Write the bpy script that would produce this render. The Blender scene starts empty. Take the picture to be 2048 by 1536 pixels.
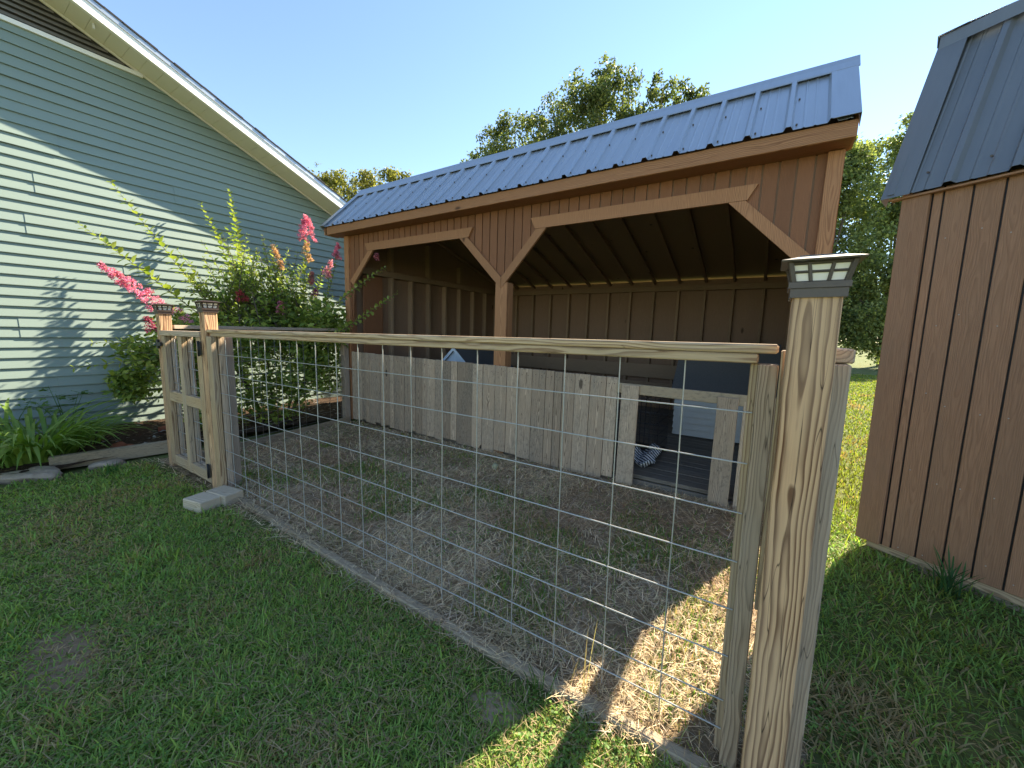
import bpy, bmesh, math, random
import numpy as np
from mathutils import Matrix, Vector
random.seed(7); rng = np.random.default_rng(7)
S = bpy.context.scene; COL = S.collection
R = math.radians
# ------------------------------------------------------------------ camera
YAW, PITCH, ROLL = R(33.243), R(7.233), R(1.224)
CAM = Vector((0.213, -1.283, 1.323))
f0 = Vector((-math.sin(YAW), math.cos(YAW), 0)); r0 = Vector((math.cos(YAW), math.sin(YAW), 0)); u0 = Vector((0, 0, 1))
fwd = f0*math.cos(PITCH) - u0*math.sin(PITCH); up = u0*math.cos(PITCH) + f0*math.sin(PITCH)
rt = r0*math.cos(ROLL) + up*math.sin(ROLL); up2 = up*math.cos(ROLL) - r0*math.sin(ROLL)
cd = bpy.data.cameras.new('camera'); cam = bpy.data.objects.new('camera', cd); COL.objects.link(cam)
cam.matrix_world = Matrix(((rt.x, up2.x, -fwd.x, CAM.x), (rt.y, up2.y, -fwd.y, CAM.y), (rt.z, up2.z, -fwd.z, CAM.z), (0, 0, 0, 1)))
cd.sensor_width = 36; cd.lens = 782/2048*36; cd.clip_start = 0.02; cd.clip_end = 2000
S.camera = cam
# ------------------------------------------------------------------ sky, sun, exposure
SUN_AZ, SUN_EL = R(20.0), R(38.5)          # azimuth from +Y towards +X
W = bpy.data.worlds.new('World'); S.world = W; W.use_nodes = True
wn = W.node_tree.nodes; bg = wn['Background']
sky = wn.new('ShaderNodeTexSky'); sky.sky_type = 'NISHITA'; sky.sun_disc = False
sky.sun_elevation = SUN_EL; sky.sun_rotation = SUN_AZ; sky.altitude = 300; sky.air_density = 1.0; sky.dust_density = 0.0; sky.ozone_density = 1.2
W.node_tree.links.new(sky.outputs[0], bg.inputs[0]); bg.inputs[1].default_value = 0.075
sl = bpy.data.lights.new('sun', 'SUN'); sl.energy = 4.3; sl.angle = R(0.5); sl.color = (1.0, 0.88, 0.69)
so = bpy.data.objects.new('sun', sl); COL.objects.link(so)
sdir = Vector((math.sin(SUN_AZ)*math.cos(SUN_EL), math.cos(SUN_AZ)*math.cos(SUN_EL), math.sin(SUN_EL)))
so.rotation_euler = sdir.to_track_quat('Z', 'Y').to_euler(); so.location = (6, 16, 14)
S.view_settings.view_transform = 'Standard'; S.view_settings.look = 'None'; S.view_settings.gamma = 1
S.view_settings.use_curve_mapping = False; S.view_settings.exposure = 2.2
# ------------------------------------------------------------------ helpers
WM = {}
def link(name, me, M=None, parent=None, mat=None):
    o = bpy.data.objects.new(name, me); COL.objects.link(o)
    M = M or Matrix.Identity(4); WM[o] = M.copy()
    if parent is not None:
        o.parent = parent; o.matrix_basis = WM[parent].inverted() @ M
    else:
        o.matrix_basis = M
    if mat is not None and me is not None and len(me.materials) == 0: me.materials.append(mat)
    return o
def thing(name, label, cat, loc=(0, 0, 0), group=None):
    o = link(name, None, Matrix.Translation(Vector(loc))); o.empty_display_size = .1
    return tag(o, label, cat, group)
def tag(o, label=None, cat=None, group=None, kind=None):
    if label: o['label'] = label
    if cat: o['category'] = cat
    if group: o['group'] = group
    if kind: o['kind'] = kind
    return o
_cache = {}
def chamfer_box(w, t, l, b):
    key = (round(w, 4), round(t, 4), round(l, 3), b)
    me = bpy.data.meshes.new('box'); bm = bmesh.new()
    bmesh.ops.create_cube(bm, size=1, matrix=Matrix.Diagonal((w, t, l, 1)))
    if b > 0:
        bmesh.ops.bevel(bm, geom=bm.edges[:], offset=b, segments=1, affect='EDGES', clamp_overlap=True)
    bm.to_mesh(me); bm.free()
    return me
def frame(p0, p1, wdir):
    p0, p1 = Vector(p0), Vector(p1); z = (p1-p0); l = z.length; z.normalize()
    x = Vector(wdir); x = (x - z*x.dot(z)).normalized(); y = z.cross(x)
    c = (p0+p1)/2
    return Matrix(((x.x, y.x, z.x, c.x), (x.y, y.y, z.y, c.y), (x.z, y.z, z.z, c.z), (0, 0, 0, 1))), l
def board(name, p0, p1, w, t, wdir, mat, parent=None, b=.003, key=None):
    """a sawn board from p0 to p1 (centre line); w along wdir, t across; local z runs along the grain"""
    M, l = frame(p0, p1, wdir)
    k = (round(w, 4), round(t, 4), round(l, 3), b, mat.name)
    me = _cache.get(k)
    if me is None: me = _cache[k] = chamfer_box(w, t, l, b)
    return link(name, me, M, parent, mat)
def boxb(name, lo, hi, mat, parent=None, grain='z', b=.003):
    lo, hi = Vector(lo), Vector(hi); c = (lo+hi)/2; d = hi-lo
    if grain == 'z': return board(name, (c.x, c.y, lo.z), (c.x, c.y, hi.z), d.x, d.y, (1, 0, 0), mat, parent, b)
    if grain == 'x': return board(name, (lo.x, c.y, c.z), (hi.x, c.y, c.z), d.y, d.z, (0, 1, 0), mat, parent, b)
    return board(name, (c.x, lo.y, c.z), (c.x, hi.y, c.z), d.x, d.z, (1, 0, 0), mat, parent, b)
def prism(name, pts, t, M, mat, parent=None):
    """2-D outline pts (local x,z), extruded t along local +y (from 0 to t), placed by M"""
    bm = bmesh.new(); n = len(pts)
    a = [bm.verts.new((p[0], 0, p[1])) for p in pts]; c = [bm.verts.new((p[0], t, p[1])) for p in pts]
    bm.faces.new(a); bm.faces.new(c[::-1])
    for i in range(n): bm.faces.new((a[i], c[i], c[(i+1) % n], a[(i+1) % n]))
    bmesh.ops.recalc_face_normals(bm, faces=bm.faces)
    me = bpy.data.meshes.new(name); bm.to_mesh(me); bm.free()
    return link(name, me, M, parent, mat)
def mesh(name, V, F, mat=None, parent=None, M=None, smooth=False):
    me = bpy.data.meshes.new(name); me.from_pydata([tuple(v) for v in V], [], [tuple(f) for f in F]); me.update()
    if smooth:
        for p in me.polygons: p.use_smooth = True
    return link(name, me, M, parent, mat)
def rod_mesh(l, r, n=6):
    k = ('rod', round(l, 3), r, n)
    if k in _cache: return _cache[k]
    V = []; F = []
    for z in (-l/2, l/2):
        for i in range(n):
            a = 2*math.pi*i/n; V.append((r*math.cos(a), r*math.sin(a), z))
    for i in range(n): F.append((i, (i+1) % n, n+(i+1) % n, n+i))
    F.append(tuple(range(n))[::-1]); F.append(tuple(range(n, 2*n)))
    me = bpy.data.meshes.new('rod'); me.from_pydata(V, [], F); me.update()
    for p in me.polygons: p.use_smooth = len(p.vertices) == 4
    _cache[k] = me
    return me
def rod(name, p0, p1, r, mat, parent=None, n=6):
    M, l = frame(p0, p1, (1, 0.01, 0.02) if abs((Vector(p1)-Vector(p0)).normalized().x) < .9 else (0, 1, 0))
    me = rod_mesh(l, r, n)
    return link(name, me, M, parent, mat)
def tube_geo(V, F, pts, rads, n=6):
    base = len(V); up_ = Vector((.3, .2, 1))
    for i, p in enumerate(pts):
        p = Vector(p); d = (Vector(pts[min(i+1, len(pts)-1)]) - Vector(pts[max(i-1, 0)])).normalized()
        x = d.cross(Vector((.91, .3, .1))).normalized(); y = d.cross(x)
        for k in range(n):
            a = 2*math.pi*k/n; V.append(p + (x*math.cos(a)+y*math.sin(a))*rads[i])
    for i in range(len(pts)-1):
        for k in range(n):
            F.append((base+i*n+k, base+i*n+(k+1) % n, base+(i+1)*n+(k+1) % n, base+(i+1)*n+k))
def fast_mesh(name, V, loops, sizes, mat, cols=None, parent=None, M=None, smooth=False):
    """V (n,3); loops flat vertex indices; sizes polygon sizes; cols (n,3) linear point colours"""
    me = bpy.data.meshes.new(name); nv = len(V)
    me.vertices.add(nv); me.vertices.foreach_set('co', np.ascontiguousarray(V, dtype=np.float32).ravel())
    me.loops.add(len(loops)); me.loops.foreach_set('vertex_index', np.ascontiguousarray(loops, dtype=np.int32))
    me.polygons.add(len(sizes)); st = np.concatenate([[0], np.cumsum(sizes)[:-1]]).astype(np.int32)
    me.polygons.foreach_set('loop_start', st)
    me.update(calc_edges=True)
    if smooth: me.polygons.foreach_set('use_smooth', np.ones(len(sizes), dtype=bool))
    if cols is not None:
        at = me.color_attributes.new('Col', 'FLOAT_COLOR', 'POINT')
        c4 = np.ones((nv, 4), np.float32); c4[:, :3] = cols; at.data.foreach_set('color', c4.ravel())
    return link(name, me, M, parent, mat)
# value noise for placing colour patches
_g = rng.random((64, 64))
def vnoise(x, y, s):
    x = np.asarray(x)*s; y = np.asarray(y)*s; xi = np.floor(x).astype(int); yi = np.floor(y).astype(int)
    fx = x-xi; fy = y-yi; fx = fx*fx*(3-2*fx); fy = fy*fy*(3-2*fy)
    g = lambda a, b: _g[a % 64, b % 64]
    return (g(xi, yi)*(1-fx)+g(xi+1, yi)*fx)*(1-fy)+(g(xi, yi+1)*(1-fx)+g(xi+1, yi+1)*fx)*fy
# ------------------------------------------------------------------ materials
class NT:
    def __init__(s, name):
        s.m = bpy.data.materials.new(name); s.m.use_nodes = True; s.t = s.m.node_tree
        s.b = s.t.nodes['Principled BSDF']; s.out = s.t.nodes['Material Output']
    def n(s, typ, **kw):
        nd = s.t.nodes.new('ShaderNode'+typ)
        for k, v in kw.items(): setattr(nd, k, v)
        return nd
    def l(s, a, b): s.t.links.new(a, b)
    def val(s, sock, v):
        if hasattr(v, 'is_output') or isinstance(v, bpy.types.NodeSocket): s.l(v, sock)
        else: sock.default_value = v
    def math(s, op, a, b=0.0, c=None):
        nd = s.n('Math', operation=op); s.val(nd.inputs[0], a); s.val(nd.inputs[1], b)
        if c is not None: s.val(nd.inputs[2], c)
        return nd.outputs[0]
    def vmath(s, op, a, b):
        nd = s.n('VectorMath', operation=op); s.val(nd.inputs[0], a); s.val(nd.inputs[1], b); return nd.outputs[0]
    def noise(s, vec, scale, detail=3, rough=.55, dist=0.0):
        nd = s.n('TexNoise'); s.l(vec, nd.inputs['Vector']); nd.inputs['Scale'].default_value = scale
        nd.inputs['Detail'].default_value = detail; nd.inputs['Roughness'].default_value = rough; nd.inputs['Distortion'].default_value = dist
        return nd.outputs[0]
    def ramp(s, fac, stops, mode='LINEAR'):
        nd = s.n('ValToRGB'); cr = nd.color_ramp; cr.interpolation = mode
        while len(cr.elements) < len(stops): cr.elements.new(.5)
        for e, (p, c) in zip(cr.elements, stops):
            e.position = p; e.color = (c if len(c) == 4 else (*c, 1)) if hasattr(c, '__len__') else (c, c, c, 1)
        s.l(fac, nd.inputs[0]); return nd.outputs[0]
    def mix(s, fac, a, b, blend='MIX'):
        nd = s.n('Mix', data_type='RGBA', blend_type=blend); s.val(nd.inputs[0], fac)
        for sock, v in ((nd.inputs[6], a), (nd.inputs[7], b)):
            if isinstance(v, bpy.types.NodeSocket): s.l(v, sock)
            else: sock.default_value = (*v, 1) if len(v) == 3 else v
        return nd.outputs[2]
    def bump(s, h, dist, strength=1.0):
        nd = s.n('Bump'); nd.inputs['Distance'].default_value = dist; nd.inputs['Strength'].default_value = strength
        s.l(h, nd.inputs['Height']); s.l(nd.outputs[0], s.b.inputs['Normal']); return nd
    def set(s, **kw):
        for k, v in kw.items():
            k = {'color': 'Base Color', 'rough': 'Roughness', 'metal': 'Metallic', 'spec': 'Specular IOR Level'}[k]
            if isinstance(v, bpy.types.NodeSocket): s.l(v, s.b.inputs[k])
            else: s.b.inputs[k].default_value = (*v, 1) if hasattr(v, '__len__') and len(v) == 3 else v
        return s.m
def wood(name, early, late, freq=120, dark=1.0, stain=None, stain_amt=.0, fibre=.35, rough=.75, wob=.02, pith=.03, tilt=.02, knots=True, crack=.0, varb=.25, mottle=.0):
    t = NT(name); tc = t.n('TexCoord').outputs['Object']; oi = t.n('ObjectInfo').outputs['Random']
    r1 = t.math('MULTIPLY', oi, 7.3); r2 = t.math('FRACT', t.math('MULTIPLY', oi, 37.7)); r3 = t.math('FRACT', t.math('MULTIPLY', oi, 91.3))
    off = t.n('CombineXYZ'); t.l(r1, off.inputs[0]); t.l(t.math('MULTIPLY', r2, 5), off.inputs[1]); t.l(t.math('MULTIPLY', r3, 9), off.inputs[2])
    q = t.vmath('ADD', tc, off.outputs[0])
    q1 = t.vmath('MULTIPLY', q, (1, 1, .13)); wx = t.noise(q1, 14, 3, .5)
    q2 = t.vmath('MULTIPLY', q, (1, 1, .30)); wy = t.noise(q2, 7, 2, .5)
    sp = t.n('SeparateXYZ'); t.l(tc, sp.inputs[0])
    # knots: grain swerves round sparse points
    vor = t.n('TexVoronoi', feature='F1'); t.l(t.vmath('MULTIPLY', q, (1, 1, .42)), vor.inputs['Vector']); vor.inputs['Scale'].default_value = 3.2
    kn = t.math('POWER', t.math('MAXIMUM', t.math('SUBTRACT', 1.0, t.math('MULTIPLY', vor.outputs['Distance'], 6.0)), 0.0), 2.0)
    tl = t.math('MULTIPLY', t.math('SUBTRACT', r3, .5), tilt*2)
    X = t.math('ADD', sp.outputs[0], t.math('MULTIPLY', t.math('SUBTRACT', wx, .5), wob*2))
    X = t.math('ADD', X, t.math('MULTIPLY', t.math('SUBTRACT', r2, .5), pith))
    Y = t.math('ADD', sp.outputs[1], t.math('MULTIPLY', t.math('SUBTRACT', wy, .5), wob*3.2))
    Y = t.math('ADD', t.math('ADD', Y, pith), t.math('MULTIPLY', sp.outputs[2], tl))
    rad = t.math('SQRT', t.math('ADD', t.math('MULTIPLY', X, X), t.math('MULTIPLY', Y, Y)))
    if knots: rad = t.math('ADD', rad, t.math('MULTIPLY', kn, .02))
    fr = t.math('FRACT', t.math('MULTIPLY', rad, freq))
    ring = t.ramp(fr, [(0, 0.0), (.38, .10), (.62, .55), (.80, 1.0), (.92, .9), (1.0, 0.0)])
    fb = t.noise(t.vmath('MULTIPLY', q, (1, 1, .035)), 260, 3, .6)
    big = t.noise(t.vmath('MULTIPLY', q, (1, 1, .35)), 5, 3, .6)
    c = t.mix(t.math('MULTIPLY', ring, dark), early, late)
    c = t.mix(t.math('MULTIPLY', t.math('SUBTRACT', fb, .35), fibre*2), c, tuple(v*.35 for v in late))
    if stain is not None:
        c = t.mix(t.math('MULTIPLY', t.ramp(big, [(.38, 0.0), (.68, 1.0)]), stain_amt), c, stain)
    if mottle > 0:
        mo = t.noise(t.vmath('MULTIPLY', q, (1, 1, .5)), 60, 4, .7)
        c = t.mix(t.math('MULTIPLY', t.ramp(t.math('MULTIPLY', mo, t.math('ADD', big, .5)), [(.52, 0.0), (.66, 1.0)]), mottle), c, (.03, .03, .028))
    if knots:
        c = t.mix(t.ramp(kn, [(.25, 0.0), (.5, .85)]), c, tuple(v*.3 for v in late))
    if crack > 0:
        cr = t.noise(t.vmath('MULTIPLY', q, (1, 1, .045)), 40, 1, .4)
        cl = t.ramp(t.math('ABSOLUTE', t.math('SUBTRACT', cr, .5)), [(0, 1.0), (.006, 0.0)])
        c = t.mix(t.math('MULTIPLY', cl, crack), c, (.01, .008, .006))
    br = t.math('ADD', 1-varb/2, t.math('MULTIPLY', r3, varb))
    brc = t.n('CombineColor'); [t.l(br, brc.inputs[i]) for i in range(3)]
    c = t.mix(1.0, c, brc.outputs[0], 'MULTIPLY')
    t.bump(t.math('ADD', t.math('MULTIPLY', ring, .5), t.math('MULTIPLY', fb, .7)), .0015, .7)
    return t.set(color=c, rough=rough, spec=.25)
M = {}
M['post'] = wood('post_wood', (.62, .39, .215), (.115, .046, .018), 78, 1.0, (.52, .37, .24), .5, .2, wob=.024, pith=.04, tilt=.045, crack=.9, varb=.12)
M['rail'] = wood('rail_wood', (.56, .41, .245), (.23, .135, .068), 110, .9, (.38, .32, .24), .6, .3, crack=.5)
M['grey'] = wood('grey_weathered_wood', (.58, .44, .305), (.20, .142, .095), 150, .9, (.36, .29, .215), .8, .5, tilt=.012, crack=.6, varb=.55, mottle=.3)
M['greypost'] = wood('grey_post_wood', (.53, .40, .275), (.21, .148, .096), 150, .8, (.41, .35, .28), .7, .35, tilt=.01, crack=.7, varb=.3)
M['stain'] = wood('red_stained_wood', (.47, .235, .11), (.20, .085, .036), 110, .8, (.34, .165, .078), .6, .4, rough=.6, tilt=.015, varb=.22)
M['stain_dark'] = wood('brown_stained_wood', (.36, .195, .112), (.21, .105, .056), 170, .42, (.28, .16, .096), .6, .5, rough=.65, tilt=.012, varb=.2)
M['stain_wall'] = wood('shed_siding_wood', (.29, .13, .062), (.14, .058, .027), 160, .7, (.22, .10, .048), .5, .4, rough=.65, tilt=.012, varb=.25)
M['inner'] = wood('raw_inner_wood', (.36, .25, .16), (.23, .15, .09), 180, .6, (.30, .21, .135), .5, .3, varb=.3)
M['innerpanel'] = wood('inner_panel_wood', (.30, .195, .13), (.20, .125, .08), 120, .6, (.25, .16, .105), .5, .4, varb=.25)
M['floorw'] = wood('floor_wood', (.24, .20, .155), (.13, .105, .075), 150, .7, (.15, .14, .12), .6, .4, varb=.3)
M['block'] = wood('block_wood', (.60, .50, .36), (.34, .26, .17), 160, .8, (.50, .43, .33), .5, .25, varb=.15)
M['timber'] = wood('old_timber', (.42, .33, .215), (.23, .165, .10), 150, .7, (.29, .24, .17), .6, .4, varb=.3, mottle=.3)
def plain(name, col, rough=.6, metal=0.0, spec=.4, nz=.12, scale=30, bump=.0):
    t = NT(name); tc = t.n('TexCoord').outputs['Object']; n = t.noise(tc, scale, 4, .6)
    c = t.mix(n, tuple(v*(1-nz) for v in col), tuple(min(1, v*(1+nz)) for v in col))
    if bump: t.bump(n, bump, .6)
    return t.set(color=c, rough=rough, metal=metal, spec=spec)
# weathered painted / galvanised metals
def sheetmetal(name, col, rough, metal):
    t = NT(name); tc = t.n('TexCoord').outputs['Object']
    n = t.noise(tc, 3.5, 4, .6); n2 = t.noise(t.vmath('MULTIPLY', tc, (1, .08, .08)), 30, 3, .6)
    c = t.mix(n, tuple(v*.86 for v in col), col); c = t.mix(t.math('MULTIPLY', n2, .5), c, tuple(v*.6 for v in col))
    t.l(t.math('ADD', rough-.06, t.math('MULTIPLY', n, .14)), t.b.inputs['Roughness'])
    t.bump(t.noise(tc, 2.2, 2, .5), .004, .35)
    t.set(color=c, metal=metal, spec=.5); return t.m
M['roof'] = sheetmetal('blue_grey_roof_metal', (.40, .445, .49), .36, .55)
M['roof2'] = sheetmetal('charcoal_roof_metal', (.20, .215, .225), .42, .35)
M['wire'] = plain('galvanised_wire', (.42, .42, .40), .5, .55, .5, .2, 60)
M['wire_old'] = plain('dull_wire', (.20, .19, .17), .6, .5, .4, .3, 40)
M['black'] = plain('black_metal', (.02, .02, .022), .5, .1)
M['siding'] = None
t = NT('sage_vinyl_siding'); tc = t.n('TexCoord').outputs['Object']; oi = t.n('ObjectInfo').outputs['Random']
n = t.noise(t.vmath('MULTIPLY', tc, (1, .12, 1)), 9, 4, .6); n2 = t.noise(t.vmath('MULTIPLY', tc, (1, .3, 1)), 160, 2, .5)
c = t.mix(n, (.185, .240, .212), (.215, .272, .238)); c = t.mix(t.math('MULTIPLY', oi, .35), c, (.20, .25, .21))
t.bump(n2, .0006, .5); M['siding'] = t.set(color=c, rough=.52, spec=.35)
M['white'] = plain('white_trim', (.78, .76, .70), .45, 0, .4, .05, 8)
M['cream'] = plain('cream_soffit', (.70, .66, .54), .5, 0, .4, .05, 8)
M['shingle'] = plain('dark_shingle', (.035, .035, .037), .9, 0, .2, .4, 120)
M['louver'] = plain('dark_louver', (.05, .047, .042), .7, 0, .3, .2)
M['slat'] = plain('vent_slat_paint', (.17, .155, .13), .6, 0, .3, .2)
M['bronze'] = plain('bronze_lamp', (.055, .038, .03), .45, .3, .5, .25, 60)
M['slate'] = plain('slate_lamp', (.085, .068, .055), .5, .2, .5, .2, 60)
t = NT('frosted_pane'); M['frost'] = t.set(color=(.74, .70, .60), rough=.35); t.b.inputs['Subsurface Weight'].default_value = .3; t.b.inputs['Subsurface Radius'].default_value = (.02, .02, .02)
M['solar'] = plain('solar_cell', (.012, .014, .025), .2, 0, .6, .2, 80)
M['bluepaint'] = plain('blue_painted_siding', (.50, .50, .465), .6, 0, .3, .1, 14)
M['paleblue'] = plain('pale_blue_paint', (.58, .68, .76), .6, 0, .3, .08, 14)
M['dogroof'] = plain('slate_felt_roof', (.115, .115, .115), .9, 0, .2, .35, 90)
M['rock'] = plain('field_rock', (.36, .285, .215), .9, 0, .2, .65, 16, .03)
M['brick'] = plain('red_brick', (.26, .085, .045), .9, 0, .2, .35, 30, .004)
M['ball'] = plain('faded_tennis_felt', (.30, .29, .18), .95, 0, .1, .3, 90, .002)
def leafmat(name, trans=.35, rough=.45):
    t = NT(name); at = t.n('Attribute'); at.attribute_name = 'Col'
    t.set(color=at.outputs['Color'], rough=rough, spec=.2)
    tr = t.n('BsdfTranslucent'); t.l(t.mix(1.0, at.outputs['Color'], (1.5, 1.55, .75), 'MULTIPLY'), tr.inputs[0])
    mx = t.n('MixShader'); mx.inputs[0].default_value = trans
    t.l(t.b.outputs[0], mx.inputs[1]); t.l(tr.outputs[0], mx.inputs[2]); t.l(mx.outputs[0], t.out.inputs[0]); return t.m
M['leaf'] = leafmat('leaf_by_colour', .42); M['grass'] = leafmat('grass_by_colour', .42, .5); M['petal'] = leafmat('petal_by_colour', .3, .6)
M['straw'] = leafmat('straw_by_colour', .12, .7)
def leafsolid(name, a, b, trans=.35):
    t = NT(name); oi = t.n('ObjectInfo').outputs['Random']; tc = t.n('TexCoord').outputs['Object']
    c = t.mix(oi, a, b); c = t.mix(t.math('MULTIPLY', t.noise(tc, 60, 2), .4), c, tuple(v*.6 for v in a)); t.set(color=c, rough=.42, spec=.4)
    tr = t.n('BsdfTranslucent'); t.l(t.mix(1.0, c, (1.5, 1.6, .7), 'MULTIPLY'), tr.inputs[0])
    mx = t.n('MixShader'); mx.inputs[0].default_value = trans
    t.l(t.b.outputs[0], mx.inputs[1]); t.l(tr.outputs[0], mx.inputs[2]); t.l(mx.outputs[0], t.out.inputs[0]); return t.m
M['myrtleleaf'] = leafsolid('myrtle_leaf', (.20, .28, .05), (.36, .40, .09))
M['lilyleaf'] = leafsolid('lily_leaf', (.13, .24, .04), (.27, .37, .07))
M['palmate'] = leafsolid('palmate_leaf', (.07, .15, .03), (.12, .22, .04))
t = NT('bark'); tc = t.n('TexCoord').outputs['Object']; nn = t.noise(t.vmath('MULTIPLY', tc, (1, 1, .25)), 14, 5, .65)
t.bump(nn, .02, .8); M['bark'] = t.set(color=t.ramp(nn, [(.3, (.05, .038, .028)), (.7, (.16, .13, .10))]), rough=.9)
t = NT('striped_cloth'); tc = t.n('TexCoord').outputs['Object']
wv = t.n('TexWave', wave_type='BANDS', bands_direction='DIAGONAL'); wv.inputs['Scale'].default_value = 16; wv.inputs['Distortion'].default_value = 1.2; t.l(tc, wv.inputs[0])
M['stripe'] = t.set(color=t.ramp(wv.outputs[1], [(.45, (.62, .62, .62)), (.55, (.02, .022, .03))]), rough=.9)
# ground
t = NT('lawn_soil'); ge = t.n('NewGeometry').outputs['Position']
a = t.noise(ge, 1.3, 5, .62); b = t.noise(ge, 22, 4, .7); d = t.noise(ge, 120, 3, .7)
c = t.ramp(a, [(.35, (.10, .15, .034)), (.55, (.14, .17, .045)), (.72, (.21, .165, .07))])
c = t.mix(t.ramp(b, [(.4, 0.0), (.7, .75)]), c, (.085, .066, .036)); c = t.mix(t.ramp(d, [(.45, 0.0), (.75, .5)]), c, (.13, .115, .06))
for (px_, py_, sx_, sy_, colp) in ((-2.08, -1.08, .34, .15, (.27, .185, .115)), (-.5, -.27, .13, .08, (.36, .27, .17))):
    sp_ = t.n('SeparateXYZ'); t.l(ge, sp_.inputs[0])
    dx_ = t.math('DIVIDE', t.math('SUBTRACT', sp_.outputs[0], px_), sx_); dy_ = t.math('DIVIDE', t.math('SUBTRACT', sp_.outputs[1], py_), sy_)
    rr_ = t.math('ADD', t.math('ADD', t.math('MULTIPLY', dx_, dx_), t.math('MULTIPLY', dy_, dy_)), t.math('MULTIPLY', t.math('SUBTRACT', b, .5), 1.6))
    c = t.mix(t.ramp(rr_, [(.45, 1.0), (.95, 0.0)]), c, colp)
t.bump(t.math('ADD', b, t.math('MULTIPLY', d, .5)), .012, .7); M['lawn'] = t.set(color=c, rough=.95, spec=.1)
t = NT('pen_dirt'); ge = t.n('NewGeometry').outputs['Position']
a = t.noise(ge, 2.1, 5, .62); b = t.noise(ge, 30, 4, .7); d = t.noise(t.vmath('MULTIPLY', ge, (1, 1.6, 1)), 150, 3, .7)
c = t.ramp(a, [(.35, (.21, .155, .092)), (.6, (.34, .25, .15))]); c = t.mix(t.ramp(b, [(.42, 0.0), (.7, .7)]), c, (.12, .075, .042))
c = t.mix(t.ramp(d, [(.5, 0.0), (.72, .7)]), c, (.40, .30, .17)); t.bump(t.math('ADD', b, d), .01, .8); M['dirt'] = t.set(color=c, rough=.95, spec=.1)
t = NT('bed_mulch'); ge = t.n('NewGeometry').outputs['Position']; b = t.noise(ge, 40, 5, .7)
t.bump(b, .015, .9); M['mulch'] = t.set(color=t.ramp(b, [(.35, (.028, .018, .012)), (.65, (.085, .055, .035))]), rough=.95, spec=.1)
# ================================================================== SETTING: ground
def sheet(name, x0, x1, y0, y1, nx, ny, zf, mat):
    xs = np.linspace(x0, x1, nx); ys = np.linspace(y0, y1, ny); X, Y = np.meshgrid(xs, ys)
    V = np.stack([X.ravel(), Y.ravel(), zf(X, Y).ravel()], 1)
    i = np.arange(nx*ny).reshape(ny, nx); q = np.stack([i[:-1, :-1], i[:-1, 1:], i[1:, 1:], i[1:, :-1]], -1).reshape(-1, 4)
    o = fast_mesh(name, V, q.ravel(), np.full(len(q), 4), mat, smooth=True); o['kind'] = 'structure'; return o
def ground_z(x, y):
    return .018*(vnoise(x+9, y+4, 1.1)-.5) + .010*(vnoise(x+3, y+8, 4.0)-.5)
sheet('ground', -300, 300, -60, 500, 60, 60, lambda x, y: x*0-.03, M['lawn'])
sheet('lawn', -12, 8, -4.5, 14, 260, 240, lambda x, y: ground_z(x, y)*np.clip(np.minimum(np.minimum(x+12, 8-x), np.minimum(y+4.5, 14-y)), 0, 1)-.006, M['lawn'])
sheet('pen_ground', -4.80, .42, -.06, 2.24, 120, 60, lambda x, y: ground_z(x, y)+.006, M['dirt'])
# ================================================================== RUN-IN SHED
SX0, SX1, SY, SYB = -4.92, .50, 2.20, 5.98
shed = thing('run_in_shed', 'brown timber open-front shed with blue metal roof behind the wire pen', 'shed', (-2.2, 4, 0))
ZT = 2.60
def clip_low(x):
    """underside of the front siding at x (the opening's outline, hidden behind the trims)"""
    def op(x, xl, xr, zl, zr, cl, cr):
        zt = 2.40
        z = zt
        if x < xl+cl: z = zl+(zt-zl)*(x-xl)/cl
        if x > xr-cr: z = min(z, zr+(zt-zr)*(xr-x)/cr)
        return z
    if x <= -4.82: return .0
    if x < -2.22: return op(x, -4.82, -2.22, 1.98, 1.84, .44, .56)
    return op(x, -2.22, .36, 1.84, 1.84, .50, .50)
x = SX0+.09; Mfront = Matrix.Translation((0, SY-.012, 0))
brk = [-4.82, -4.38, -2.78, -2.22, -1.72, -.14, .36]
while x < SX1-.09:
    xa, xb = x+.006, min(x+.1016-.006, SX1-.085)
    xs = [xa]+[q for q in brk if xa < q < xb]+[xb]
    low = [(q, max(clip_low(q), .95)) for q in xs]
    prism('siding_board', [(xa, ZT)]+low+[(xb, ZT)], .014, Mfront, M['stain_wall'], shed)
    x += .1016
prism('siding_backing', [(SX0+.06, ZT), (SX0+.06, 1.1), (-4.80, 1.1), (-4.80, 2.0), (-4.40, 2.42), (-2.80, 2.42), (-2.26, 1.9), (-2.18, 1.9), (-1.74, 2.42), (-.12, 2.42), (.34, 1.9), (.34, 1.0), (.45, 1.0), (.45, ZT)], .02, Matrix.Translation((0, SY+.003, 0)), M['innerpanel'], shed)
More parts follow.
